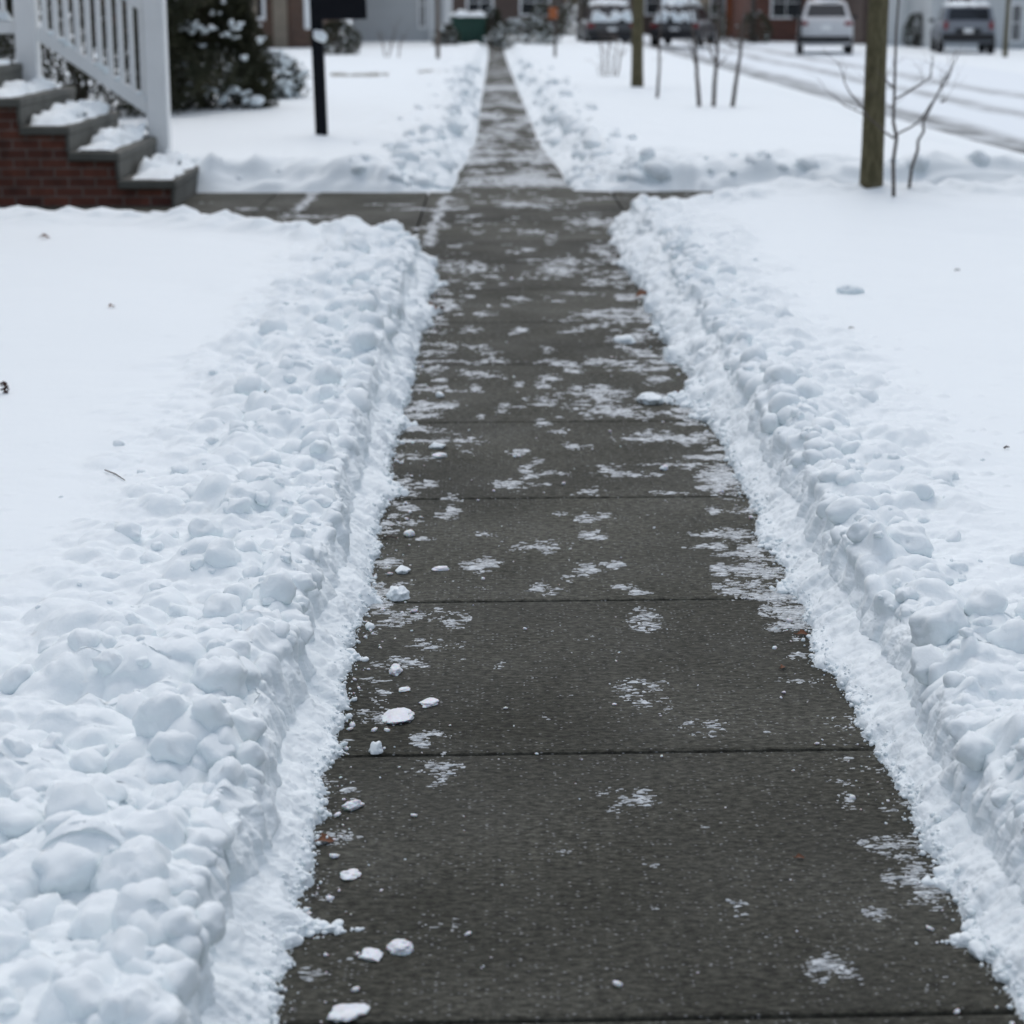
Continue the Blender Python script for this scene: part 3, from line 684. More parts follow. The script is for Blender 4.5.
# big clods that stand out on the two banks
BC = [(220,686,64,'large smooth snow clod on top of the bank above the round walk lump',-1),(135,873,88,'biggest pointed snow block near the front of the bank beside the steps side lawn',-1),(316,432,44,'rounded clod leaning over the rim of the bank',-1),
 (386,306,38,'pale wedge-shaped clod on the rim near the cross path',-1),(170,745,60,'low wide snow clod among smaller ones on the front part of the bank',-1),(240,505,40,'round clod at the lawn side of the bank',-1),(290,470,30,'small round clod behind the leaning one',-1),
 (115,905,90,'very big half-buried clod at the front lawn side of the bank',-1),
 (907,545,44,'round ball of snow perched on the rim of the bank across from the twig',1),(850,287,28,'lone flattened clod lying out on the smooth snow',1),(830,418,40,'dome-shaped clod on the bank behind the perched ball',1),(735,340,34,'clod jutting from the crumbly rim near the far end',1),(940,640,52,'lumpy clod on the rim just before the perched ball',1)]
for i, (px, py, wpx, lab, sd) in enumerate(BC):
    G = GL if sd < 0 else GR
    c = gp(px, py, .19); p = surf_at(G, c.x, c.y); r = wpx * (gp(px + 1, py, .19).x - gp(px, py, .19).x) / 2
    V, Fc = clod(r * (1.2 if 'ball' in lab[:12] else 1), 4, 1300 + i, .30, (1.05, 1, .5 if 'lone' in lab else .88), 0, .12)
    o = link('snow_clod', fast_mesh('clod', V, Fc), M['snow']); o.location = (c.x, c.y, p[2] + r * (.55 if 'ball' in lab[:12] else -.12 if 'lone' in lab else -.2))
    tag(o, lab, 'snow clod', 'big clods on the snow banks')

# ================================================================== twigs, leaves, bits
def twig(px, py, px2, py2, z, rad, lab, m='twig', cat='twig', fork=True):
    a, b_ = gp(px, py, z), gp(px2, py2, z); mid = (a + b_) / 2 + Vector((0, .004, .006))
    mb = MB().tube([a, mid, b_ + Vector((0, 0, .006))], [rad, rad * .9, rad * .5], 6)
    if fork: mb.tube([mid, mid + (b_ - a) * .3 + Vector((.006, .03, .01))], [rad * .6, rad * .3], 5)
    return tag(mb.build('twig', M[m], None, True), lab, cat)
def zl(px, py, G): c = gp(px, py, .17); return float(surf_at(G, c.x, c.y)[2]) + .004
twig(105, 470, 125, 482, zl(115, 476, GL), .0022, 'dark straight twig lying alone on the smooth snow', fork=False)
twig(206, 418, 232, 411, zl(215, 415, GL), .0018, 'small forked twig at the edge of the clods')
twig(262, 398, 266, 392, zl(264, 395, GL), .003, 'tiny dark twig stub among the clods behind the forked twig', fork=False)
twig(640, 400, 642, 404, .012, .003, 'tiny dark bit on the slab by the crumbly edge', fork=False)
twig(383, 537, 397, 540, .004, .003, 'short dark twig on the concrete by the snow edge')
for i, (px, py, lb) in enumerate([(851, 328, 'tiny plant bit on the smooth snow in front of the lone flattened clod'), (957, 270, 'tiny dark speck of plant far out on the smooth snow by the frame edge'), (1006, 448, 'tiny plant bit on the smooth snow near the perched ball of snow')]):
    zz = zl(px, py, GR); twig(px - 2, py, px + 3, py + 1, zz, .004 if i else .003, lb, fork=False, cat='plant bit')
def leaf(px, py, z, size, rz, lab, fold=.5, tilt=.3):
    c = gp(px, py, z); n = 9; P = []; Fc = []
    for i in range(n):
        u = i / (n - 1); wd = math.sin(math.pi * min(u * .93 + .03, 1)) ** .8 * .34 * (1 + .18 * math.sin(u * 21))
        for s_ in (-1, -.5, 0, .5, 1): P.append(((u - .5), s_ * wd, abs(s_) * wd * fold + .10 * math.sin(u * 5)))
    for i in range(n - 1):
        for j in range(4): Fc.append((i * 5 + j, i * 5 + j + 1, i * 5 + j + 6, i * 5 + j + 5))
    V = np.array(P) * size @ rot3(rz, tilt).T; V[:, 2] -= V[:, 2].min()
    mb = MB().poly(V, Fc)
    st0 = Vector(V[2]); mb.tube([st0, st0 + Vector((-size * .3 * math.cos(rz), -size * .3 * math.sin(rz), .003))], [.0012, .0008], 5)
    o = mb.build('dry_leaf', M['brown_leaf'], None, True); o.location = (c.x, c.y, z); return tag(o, lab, 'leaf')
leaf(325, 842, .002, .036, .2, 'curled brown leaf on the front slab by the snow edge')
leaf(436, 311, .004, .12, 1.2, 'blurred brown leaf lying against the snow edge near the cross path')
leaf(645, 298, .004, .11, .4, 'dark brown leaf on the walk under the crumbly snow edge')
leaf(783, 668, .002, .022, .9, 'tiny dark leaf scrap on the second slab')
leaf(803, 635, .002, .030, .1, 'flat dark leaf scrap by the snow edge on the third slab')
leaf(45, 238, zl(45, 238, GL), .06, .2, 'small brown leaf half sunk in the lawn snow near the steps')
leaf(112, 307, zl(112, 307, GL), .04, 1.0, 'faint brown leaf bit on the lawn snow')
leaf(800, 858, .002, .018, .2, 'small tan leaf sliver on the clean front slab')
# dried cone-like seed head poking out of the snow at the frame's edge
c = gp(6, 391, .165); zc = zl(6, 391, GL) - .004
s_ = Soup(); g = np.random.default_rng(2)
for i in range(26):
    u = g.random(); a = g.uniform(0, 6.28); rr = .014 * g.random(); V, Fc = clod(.007, 1, i, .35, (1.4, .7, .4), 0)
    V = V @ rot3(a, g.uniform(-.9, .9), g.uniform(-.6, .6)).T; s_.add(V + np.array([c.x - .004 + rr * math.cos(a), c.y + rr * math.sin(a), zc + .042 * u]), Fc)
tag(link('seed_head', s_.mesh('seed_head'), M['seed']), 'dried reddish brown seed head poking out of the lawn snow', 'seed head')
# ================================================================== FRONT STEPS
def snow_heap(x0, x1, y0, y1, z, h, seed, res=26, edge=.25):
    """a soft heap of snow lying on a flat top"""
    xs = np.linspace(x0, x1, res); ysn = np.linspace(y0, y1, res); X, Y = np.meshgrid(xs, ysn)
    u = (X - x0) / (x1 - x0); v_ = (Y - y0) / (y1 - y0)
    m_ = np.minimum(np.minimum(u, 1 - u) * (x1 - x0), np.minimum(v_, 1 - v_) * (y1 - y0)).ravel()
    q = np.stack([X.ravel() * 3.1, Y.ravel() * 3.1, 0 * X.ravel() + seed * 5.7], 1)
    e = edge * min(x1 - x0, y1 - y0)
    hh = sstep(0, e, m_ + e * 1.5 * fbm(q, 3)) ** .6 * (h * (.75 + 1.3 * fbm(q * .9 + 9, 4, .6))) - .012
    V = np.stack([X.ravel(), Y.ravel(), z + hh], 1)
    f = grid_faces(res, res); return V, np.concatenate([f[:, [0, 1, 2]], f[:, [0, 2, 3]]])
SY0, SY1 = 16.1, 18.3
corner = [at(175, 180, SY0), at(119, 152, SY0), at(69, 126, SY0), at(20, 98, SY0), at(-31, 70, SY0)]
cz = [c.z for c in corner]; cx = [c.x for c in corner]
steps = empty('porch_steps', (cx[2], (SY0 + SY1) / 2, 0)); L0 = Vector(steps.location)
def loc(mb): mb.v = [tuple(Vector(p) - L0) for p in mb.v]; return mb
tag(steps, 'red brick porch steps with thick grey stone treads and snow on each tread', 'steps')
XB = -7.2; TH = .075
flank = MB()
for i in range(5):                                            # brick flank under each tread
    xr = cx[i] - .03; xl = cx[i + 1] - .03 if i < 4 else XB
    z1 = cz[i] - TH; flank.box(((xl + xr) / 2, (SY0 + SY1) / 2 + .02, z1 / 2 - .1), (xr - xl, SY1 - SY0 - .08, z1 + .2))
loc(flank).build('brick_side', M['brick'], steps)
for i in range(5):
    xl = (cx[i + 1] - .028) if i < 4 else XB
    loc(MB().box(((xl + cx[i]) / 2, (SY0 + SY1) / 2, cz[i] - TH / 2), (cx[i] - xl, SY1 - SY0, TH), bev=.012)).build('tread', M['stone'], steps)
    zb = cz[i - 1] if i else -.05
    loc(MB().box((cx[i] - .022, (SY0 + SY1) / 2, (zb + cz[i] - TH) / 2), (.03, SY1 - SY0 - .02, cz[i] - TH - zb), bev=.004)).build('riser', M['stone'], steps)
    xm = cx[i + 1] if i < 4 else cx[i] - 1.2
    V, Fc = snow_heap(xm + .03, cx[i] - .02 - .05 * (i % 2), SY0 + .04, SY1 - .25 - .25 * (i == 0), cz[i] + .002, .060 + .018 * ((i * 7) % 3), i + 1)
    V2, F2 = snow_heap(xm + .02, xm + .30, SY0 + .5, SY1 - .2, cz[i] + .004, .12, i + 31)
    s_ = Soup(); s_.add(V - np.array(L0), Fc); s_.add(V2 - np.array(L0), F2)
    link('snow_cover', s_.mesh('snow_cover'), M['far_snow'], steps)

# ------------------------------------------------------------------ white railing
RY = 18.05
p1 = at(160.5, 152, RY); p2 = at(30, 82, RY); p1.z = cz[0]; p2.z = cz[3]
rail = empty('stair_railing', (p1.x, RY, cz[0])); L0 = Vector(rail.location)
tag(rail, 'white painted wooden stair railing with square newel posts and thin balusters', 'railing')
for p, top in ((p1, 1.80), (p2, 2.35)):
    mb = MB().box((p.x, RY, (p.z + top) / 2), (.185, .185, top - p.z), bev=.01)
    mb.box((p.x, RY, top + .03), (.235, .235, .06), bev=.012)
    loc(mb).build('newel_post', M['white_paint'], rail)
b1, b2 = at(150, 108, RY), at(40, 33, RY)
b1.x += .0; dirv = (b2 - b1)
def sloped(z_off, th, w_, name):
    a = b1 + Vector((0, 0, z_off)); b = b2 + Vector((0, 0, z_off)); mid = (a + b) / 2; ln = (b - a).length; an = math.atan2(b.z - a.z, b.x - a.x)
    loc(MB().box(tuple(mid), (ln + .06, w_, th), bev=.008, ry=-an)).build(name, M['white_paint'], rail)
sloped(0, .125, .07, 'bottom_rail'); sloped(.86, .10, .09, 'handrail')
nb = 10
for k in range(nb):
    u = (k + .5) / nb; a = b1 + dirv * u
    loc(MB().box((a.x, RY, a.z + .43), (.048, .045, .84), bev=.004)).build('baluster', M['white_paint'], rail)
lx = p2.x
for z_, nm, th in ((b2.z + .05, 'bottom_rail', .11), (b2.z + .93, 'handrail', .10)):
    loc(MB().box((lx - 1.25, RY, z_), (2.3, .08, th), bev=.008)).build(nm, M['white_paint'], rail)
for k in range(16):
    loc(MB().box((lx - .2 - k * .14, RY, b2.z + .49), (.045, .045, .80), bev=.004)).build('baluster', M['white_paint'], rail)
s_ = Soup()
V, Fc = snow_heap(lx - 2.3, lx - .1, RY - .05, RY + .05, b2.z + .107, .10, 77, 30, .5); s_.add(V - np.array(L0), Fc)
g = np.random.default_rng(3)
for k in range(16):
    u = g.random(); a = b1 + dirv * u; V, Fc = clod(g.uniform(.02, .05), 2, 400 + k, .4, (1.3, .8, .6), 0); s_.add(V + np.array([a.x, RY - .01, a.z + .07]) - np.array(L0), Fc)
link('snow_cover', s_.mesh('snow_cover'), M['far_snow'], rail)['kind'] = 'stuff'

# ================================================================== PLANTS
def evergreen(name, label, base, rx, h, nleaf, seed, group=None, snow=(), nsnow=40, taper=.15):
    g = np.random.default_rng(seed)
    root = empty(name, base); tag(root, label, 'shrub', group)
    mb = MB()
    for k in range(9):
        a = g.uniform(0, 6.28); rr = rx * g.uniform(.2, .75); zt = h * g.uniform(.5, .95)
        mb.tube([(g.normal() * .05, g.normal() * .05, -.1), (math.cos(a) * rr * .4, math.sin(a) * rr * .4, zt * .45), (math.cos(a) * rr, math.sin(a) * rr, zt)], [.03, .018, .006], 6)
    mb.build('stem', M['twig'], root, True)
    n = nleaf
    # sprays on lumpy shells
    th = g.uniform(0, 2 * math.pi, n); u = g.random(n)
    z = h * (.03 + .97 * u ** .9)
    prof = np.sqrt(np.clip(1 - ((z / h - .42) / .62) ** 2, 0, 1))
    rad = rx * prof * (.45 + .6 * np.sqrt(g.random(n)))
    q = np.stack([np.cos(th) * 1.6, np.sin(th) * 1.6, z * 1.7 + seed], 1)
    rad *= (1 + .55 * fbm(q, 2)) * (1.12 - taper * z / h)
    C = np.stack([np.cos(th) * rad, np.sin(th) * rad, z], 1)
    d = np.stack([np.cos(th), np.sin(th), g.uniform(-.5, .9, n)], 1) + g.normal(size=(n, 3)) * .45; d /= np.linalg.norm(d, axis=1)[:, None]
    s2 = np.cross(d, g.normal(size=(n, 3))); s2 /= np.linalg.norm(s2, axis=1)[:, None]
    ln = g.uniform(.05, .12, n)[:, None]; wd = g.uniform(.010, .022, n)[:, None]
    V = np.stack([C - d * ln * .5, C + s2 * wd, C + d * ln * .6, C - s2 * wd], 1).reshape(-1, 3)
    link('foliage', fast_mesh('foliage', V, np.arange(4 * n).reshape(n, 4), False), M['needle'], root)
    sp = list(snow)
    for k in range(nsnow):
        i = int(g.integers(n)); sp.append((C[i, 0], C[i, 1], C[i, 2], g.uniform(.015, .06)))
    so = Soup()
    for k, (x, y, zz, r) in enumerate(sp):
        for e in range(4):
            V, Fc = clod(r * g.uniform(.35, .7), 2, seed * 1000 + k * 4 + e, .4, (1.3, 1.2, .6), 0); so.add(V + np.array([x, y, zz + .02]) + g.normal(size=3) * r * np.array([.7, .5, .4]), Fc)
    link('snow_cover', so.mesh('snow_cover'), M['far_snow'], root)['kind'] = 'stuff'
    return root
b = gp(205, 113, .12); c0 = at(205, 50, b.y)
def on_bush(px, py, r): p = at(px, py, b.y - .75); return (p.x - b.x, -.75, p.z - b.z, r * .72)
evergreen('evergreen_shrub', 'dark evergreen shrub dotted with snow right beside the white newel post', b, .98, 2.35, 26000, 3,
          snow=[on_bush(*k) for k in [(178, 27, .09), (186, 33, .08), (191, 25, .08), (199, 34, .11), (203, 47, .07), (175, 2, .07), (223, 3, .06), (236, 29, .09), (231, 24, .07), (215, 29, .08), (226, 37, .06), (261, 40, .08), (195, 85, .09), (207, 90, .11), (214, 95, .11), (221, 102, .10), (229, 69, .06), (244, 59, .08), (233, 90, .09), (243, 98, .13), (256, 104, .14), (185, 95, .05)]], nsnow=40, taper=.80)
b2_ = gp(85, 118, .12)
evergreen('evergreen_shrub', 'dark evergreen shrub seen between the white balusters behind the steps', b2_, 1.5, 2.3, 26000, 5, nsnow=30)
b3 = gp(338, 58, .1)
evergreen('evergreen_shrub', 'far dark shrub beneath the black sign, in front of the grey house', b3, .55, .95, 3500, 8, nsnow=30)
b4 = gp(268, 103, .12)
evergreen('snowy_shrub', 'low snow laden shrub leaning out beside the large evergreen shrub', b4, .52, .72, 2600, 9, nsnow=400)
b5 = gp(493, 47, .0)
evergreen('snowy_shrub', 'narrow dark shrub with snow beside the green bin at the end of the walk', b5, .32, 1.35, 2600, 10, nsnow=24)
b6 = gp(524, 49, .05)
evergreen('snowy_shrub', 'broad snow heaped shrub to the right of the far end of the walk', b6, 1.0, .95, 4000, 11, nsnow=260)
b7 = gp(446, 50, .05)
evergreen('snowy_shrub', 'small snow topped shrub between the grey house and the green bin', b7, .38, .8, 1800, 12, nsnow=60)

for k, (px, py, r_, h_, lb) in enumerate([(548, 40, .8, 1.5, 'dark shrub with snow against the dark brown house'), (583, 38, 1.0, 1.7, 'dark shrub with snow between the two dark houses'), (708, 43, .9, 1.6, 'dark shrub with snow left of the house with the orange red door'), (755, 44, .7, 1.3, 'dark shrub with snow at the corner of the dark red brick house'), (916, 47, .5, 1.3, 'dark narrow shrub with snow beside the garage')]):
    evergreen('evergreen_shrub', lb, gp(px, py, -.2 if px > 600 else 0), r_, h_, 2600, 50 + k, nsnow=26)
def branchy(mb, p, d, ln, r, depth, g, up=.15):
    """recursive bare branching"""
    pts = [Vector(p)]; rad = [r]; d = Vector(d).normalized(); n = 4
    for k in range(n):
        d = (d + Vector((g.normal() * .13, g.normal() * .13, g.normal() * .08 + up * .25))).normalized()
        pts.append(pts[-1] + d * ln / n); rad.append(r * (1 - .45 * (k + 1) / n))
    mb.tube(pts, rad, 7 if r > .02 else 5 if r > .008 else 4, False)
    if depth <= 0: return
    for k in range(int(g.integers(2, 4)) + (1 if depth > 2 else 0)):
        i = int(g.integers(2, n + 1)); a = g.uniform(0, 6.28); sp = g.uniform(.45, .95)
        side = d.orthogonal().normalized(); side.rotate(Matrix.Rotation(a, 3, d))
        branchy(mb, pts[i], d + side * sp, ln * g.uniform(.55, .78), rad[i] * g.uniform(.5, .68), depth - 1, g, up)
def bare_tree(label, base, r, h_trunk, seed, lean=(0, 0), depth=5, m='bark', group=None, h_free=None, name='bare_tree'):
    g = np.random.default_rng(seed); root = empty(name, base); tag(root, label, 'tree', group)
    mb = MB(); n = 16; pts = []; rad = []
    for k in range(n):
        u = k / (n - 1); z = -.15 + u * (h_trunk + .15)
        pts.append((lean[0] * z + .006 * math.sin(u * 9 + seed), lean[1] * z, z)); rad.append(r * (1 + .12 * math.exp(-max(z, 0) * 9)) * (1 - .30 * u))
    mb.tube(pts, rad, 20, True); tr = mb.build('trunk', M[m], root, True)
    # bark relief
    V = np.array([v_.co[:] for v_ in tr.data.vertices])
    dsp = .035 * r * 4 * fbm(np.stack([V[:, 0] * 18, V[:, 1] * 18, V[:, 2] * 3 + seed], 1), 3)
    cen = np.stack([lean[0] * V[:, 2], lean[1] * V[:, 2]], 1); dr = V[:, :2] - cen; V[:, :2] = cen + dr * (1 + dsp / r * .5)[:, None]
    tr.data.vertices.foreach_set('co', V.astype(np.float32).ravel())
    cb = MB()
    for k in range(5):
        a = k * 2.4 + g.uniform(0, 1); z = h_trunk * (1 - .12 * (k % 3)); i = min(n - 1, int(z / h_trunk * (n - 1)))
        branchy(cb, pts[i], (math.cos(a) * .7, math.sin(a) * .7, 1.0), h_trunk * .55, rad[i] * .62, depth - 1, g)
    cb.build('crown', M['twig' if m == 'twig' else m], root, True)
    return root
t1 = gp(870, 194, .16); s1 = 2000 / (t1.y * .97)
p_top = at(879.5, 0, t1.y)
bare_tree('thick olive grey tree trunk rising from the snow bank beside two thin saplings', t1, 23.5 / 2 / s1, 3.4, 1, lean=((p_top.x - t1.x) / (p_top.z - t1.z), 0))
t2 = gp(637, 89, .16); s2_ = 2000 / (t2.y * .97)
bare_tree('slimmer olive grey tree trunk on the verge near the snow covered cars', t2, 12.5 / 2 / s2_, 3.6, 2)
t3 = gp(1005, 57, -.2); bare_tree('thin pale tree trunk in front of the grey house across the road', t3, .085, 3.0, 3, depth=4)
for k, (px, py, rr, lab) in enumerate([(560, 40, .16, 'far bare tree beyond the orange sign'), (700, 33, .22, 'far dark bare tree behind the snow covered cars'), (528, 33, .15, 'far bare tree straight beyond the end of the walk'), (752, 40, .14, 'bare tree by the dark brick house across the road')]):
    bare_tree(lab, gp(px, py, -.05), rr, 3.2, 20 + k, depth=5, m='twig')
def stems(name, label, base, lines, m='twig', Y=None, cat='sapling', rb=.02, group=None, twigs=0, seed=0):
    """a sapling from stems traced as polylines at the plant's own distance"""
    g = np.random.default_rng(seed); root = empty(name, base); tag(root, label, cat, group)
    for ln in lines:
        pts = [at(x, y, base.y + .06 * g.normal()) - base for x, y in ln]
        if abs(pts[0].z) < .12: pts[0].z = -.08
        # smooth subdivision
        pp = [pts[0]]
        for a, c in zip(pts[:-1], pts[1:]):
            for u in (.33, .67, 1): pp.append(a.lerp(c, u) + Vector((g.normal(), g.normal(), 0)) * .008)
        n = len(pp); main = ln is lines[0] or len(ln) > 2
        r0 = rb if ln is lines[0] or (len(ln) > 2 and abs(ln[0][1] - lines[0][0][1]) < 6) else rb * .5
        mb = MB().tube(pp, [r0 * (1 - .65 * k / (n - 1)) for k in range(n)], 7)
        for k in range(twigs):
            i = int(g.integers(n // 3, n)); a = g.uniform(0, 6.28)
            branchy(mb, pp[i], (math.cos(a), math.sin(a), .9), g.uniform(.12, .32), r0 * .28, 1, g)
        mb.build('stem', M[m], root, True)
    return root
s1_ = gp(894, 199, .16)
stems('sapling', 'upright dark sapling with forked branches just right of the thick trunk', s1_, [[(894, 199), (893, 138), (895, 90), (897, 0), (898, -90)], [(893, 138), (918, 122), (936, 98), (950, 75), (957, 50)], [(893, 138), (880, 128), (868, 116), (846, 106), (830, 92)], [(894, 100), (916, 86), (931, 76), (932, 55)], [(868, 116), (848, 92), (838, 62)], [(941, 102), (948, 100)], [(895, 88), (884, 78)], [(894, 108), (886, 104)]], rb=.016, seed=3, cat='sapling', twigs=2)
s2b = gp(906, 194, .16)
stems('sapling', 'leaning dark sapling bending right, behind the upright one by the thick trunk', s2b, [[(906, 194), (916, 150), (925, 122), (940, 88), (952, 68)]], rb=.014, seed=5, twigs=3)
v1 = gp(657, 101, .16); stems('sapling', 'single thin sapling just right of the slimmer trunk', v1, [[(656, 101), (659, 70), (660, 40), (661, -10)]], rb=.026, seed=6, twigs=3)
v2 = gp(713, 109, .16)
stems('bare_shrub', 'bare shrub of three dark upright stems on the verge', v2, [[(700, 112), (697, 75), (695, 45), (690, 0)], [(713, 109), (716, 70), (719, 30), (718, -30)], [(731, 109), (737, 75), (742, 45), (744, 10)], [(716, 62), (708, 48), (704, 20)], [(697, 70), (690, 48)], [(741, 48), (728, 46)], [(719, 45), (705, 42), (698, 40)]], rb=.034, seed=7, cat='shrub', twigs=2)
v3 = gp(608, 79, .14)
stems('bare_shrub', 'low bare shrub of thin pale stems left of the slimmer trunk', v3, [[(604, 79), (602, 60), (600, 40)], [(608, 79), (608, 55), (611, 35)], [(612, 79), (614, 58), (618, 42)], [(616, 78), (620, 60), (622, 46)], [(602, 79), (597, 66)]], m='pale_twig', rb=.022, seed=8, cat='shrub', twigs=5)
v4 = gp(388, 60, .12)
stems('bare_shrub', 'thin leafless shrub in front of the grey blue house', v4, [[(386, 60), (383, 45), (378, 30)], [(398, 60), (400, 46), (405, 34)], [(388, 60), (392, 40), (396, 28)]], m='pale_twig', rb=.022, seed=9, cat='shrub', twigs=4)

# exposed strips of dead grass at the edge of the driveway, left
gsp = Soup(); g = np.random.default_rng(12)
for (x0, x1, yy, n) in ((330, 388, 77, 500), (418, 458, 74, 350)):
    for i in range(n):
        c = gp(g.uniform(x0, x1), yy + g.normal() * .8, .17); a = g.uniform(0, 6.28); hh = g.uniform(.03, .09); wv = np.array([math.cos(a), math.sin(a), 0]) * .012
        V = np.array([c - Vector(wv), c + Vector(wv), c + Vector((g.normal() * .03, g.normal() * .03, hh))]); gsp.add(V, np.array([[0, 1, 2]]))
tag(link('grass', gsp.mesh('grass', False), M['grass']), 'strips of dead grass showing through the snow beside the driveway', 'grass', kind='stuff')

# ================================================================== STREET FURNITURE
sp_ = gp(322, 141, .15); s_scale = 2000 / (sp_.y * .97)
pt = at(322, 0, sp_.y)
sg = empty('sign_post', sp_); L0 = Vector(sp_); sg.rotation_euler = (0, R(-1.2), 0); tag(sg, 'black sign post with a blank black hanging panel standing in the snowy lawn', 'sign')
loc(MB().box((sp_.x, sp_.y, 1.25), (.125, .125, 2.6), bev=.008)).build('post', M['black_paint'], sg)
loc(MB().box((sp_.x + .28, sp_.y, 2.42), (.85, .09, .09), bev=.008)).build('arm', M['black_paint'], sg)
pl, pr = at(315, 20, sp_.y), at(370, 20, sp_.y)
loc(MB().box(((pl.x + pr.x) / 2 + .0, sp_.y - .10, pl.z + .45), (pr.x - pl.x, .05, .90), bev=.006)).build('panel', M['black_paint'], sg)
for k in (.3, .8): loc(MB().tube([(pl.x + (pr.x - pl.x) * k, sp_.y - .08, pl.z + .88), (pl.x + (pr.x - pl.x) * k, sp_.y - .03, 2.40)], .008, 6)).build('hook', M['black_paint'], sg)
V, Fc = clod(.075, 3, 5, .25, (1.15, .9, .8), 0); q_ = at(322, 36, sp_.y - .09)
link('snow_cover', fast_mesh('snow_cover', V + np.array(q_ - L0), Fc), M['far_snow'], sg)
po = gp(438, 62, .12); pole = empty('pole', po); tag(pole, 'thin grey pole standing in front of the grey blue house', 'pole')
MB().tube([(0, 0, -.1), (0, 0, 4.2)], [.055, .045], 12).build('shaft', M['pale_twig'], pole, True)
MB().tube([(0, 0, 4.2), (0, 0, 4.28)], [.06, .02], 12).build('cap', M['pale_twig'], pole, True)
po = gp(555, 61, .1); os_ = empty('orange_sign', po); tag(os_, 'small orange sign plate on a thin dark stake in the snow', 'sign')
MB().box((0, 0, .75), (.07, .05, 1.7), bev=.004).build('stake', M['twig'], os_)
pc = at(553, 13, po.y); MB().box((pc.x - po.x, -.045, pc.z - po.z), (.22, .02, .28), bev=.004).build('plate', M['orange'], os_)
po = gp(799, 56, -.2); pp_ = empty('pole', po); tag(pp_, 'dark pole beside the silver white car across the road', 'pole')
MB().tube([(0, 0, -.1), (0, 0, 3.6)], [.06, .05], 12).build('shaft', M['black_trim'], pp_, True); MB().tube([(0, 0, 3.6), (0, 0, 3.68)], [.07, .03], 12).build('cap', M['black_trim'], pp_, True)

# green bin
bb = gp(468, 49.5, .02); bn = empty('trash_bin', bb, 0.15); tag(bn, 'green wheeled trash bin with a thick cap of snow', 'trash bin')
W0, W1, D0, D1, H0 = .46, .54, .34, .42, 1.0
P = [(-W0, -D0, .07), (W0, -D0, .07), (W0, D0, .07), (-W0, D0, .07), (-W1, -D1, H0), (W1, -D1, H0), (W1, D1, H0), (-W1, D1, H0)]
bd = MB().poly(P, [(0, 3, 2, 1), (0, 1, 5, 4), (1, 2, 6, 5), (2, 3, 7, 6), (3, 0, 4, 7)])
for k in (-.25, 0, .25): bd.box((k, -.40, .5), (.05, .05, .7), rx=-.085)
bd.box((0, -.425, .95), (1.09, .04, .06), bev=.01); bd.build('body', M['bin_green'], bn)
MB().box((0, 0, 1.03), (1.14, .92, .055), bev=.02).build('lid', M['bin_green'], bn)
for sx in (-1, 1):
    MB().tube([(sx * .40, .36, .09), (sx * .50, .36, .09)], .09, 16).build('wheel', M['tyre'], bn)
MB().tube([(-.45, .46, .98), (.45, .46, .98)], .018, 8).build('handle', M['bin_green'], bn)
V, Fc = snow_heap(-.58, .58, -.46, .46, 1.057, .17, 55); link('snow_cover', fast_mesh('snow_cover', V, Fc), M['far_snow'], bn)

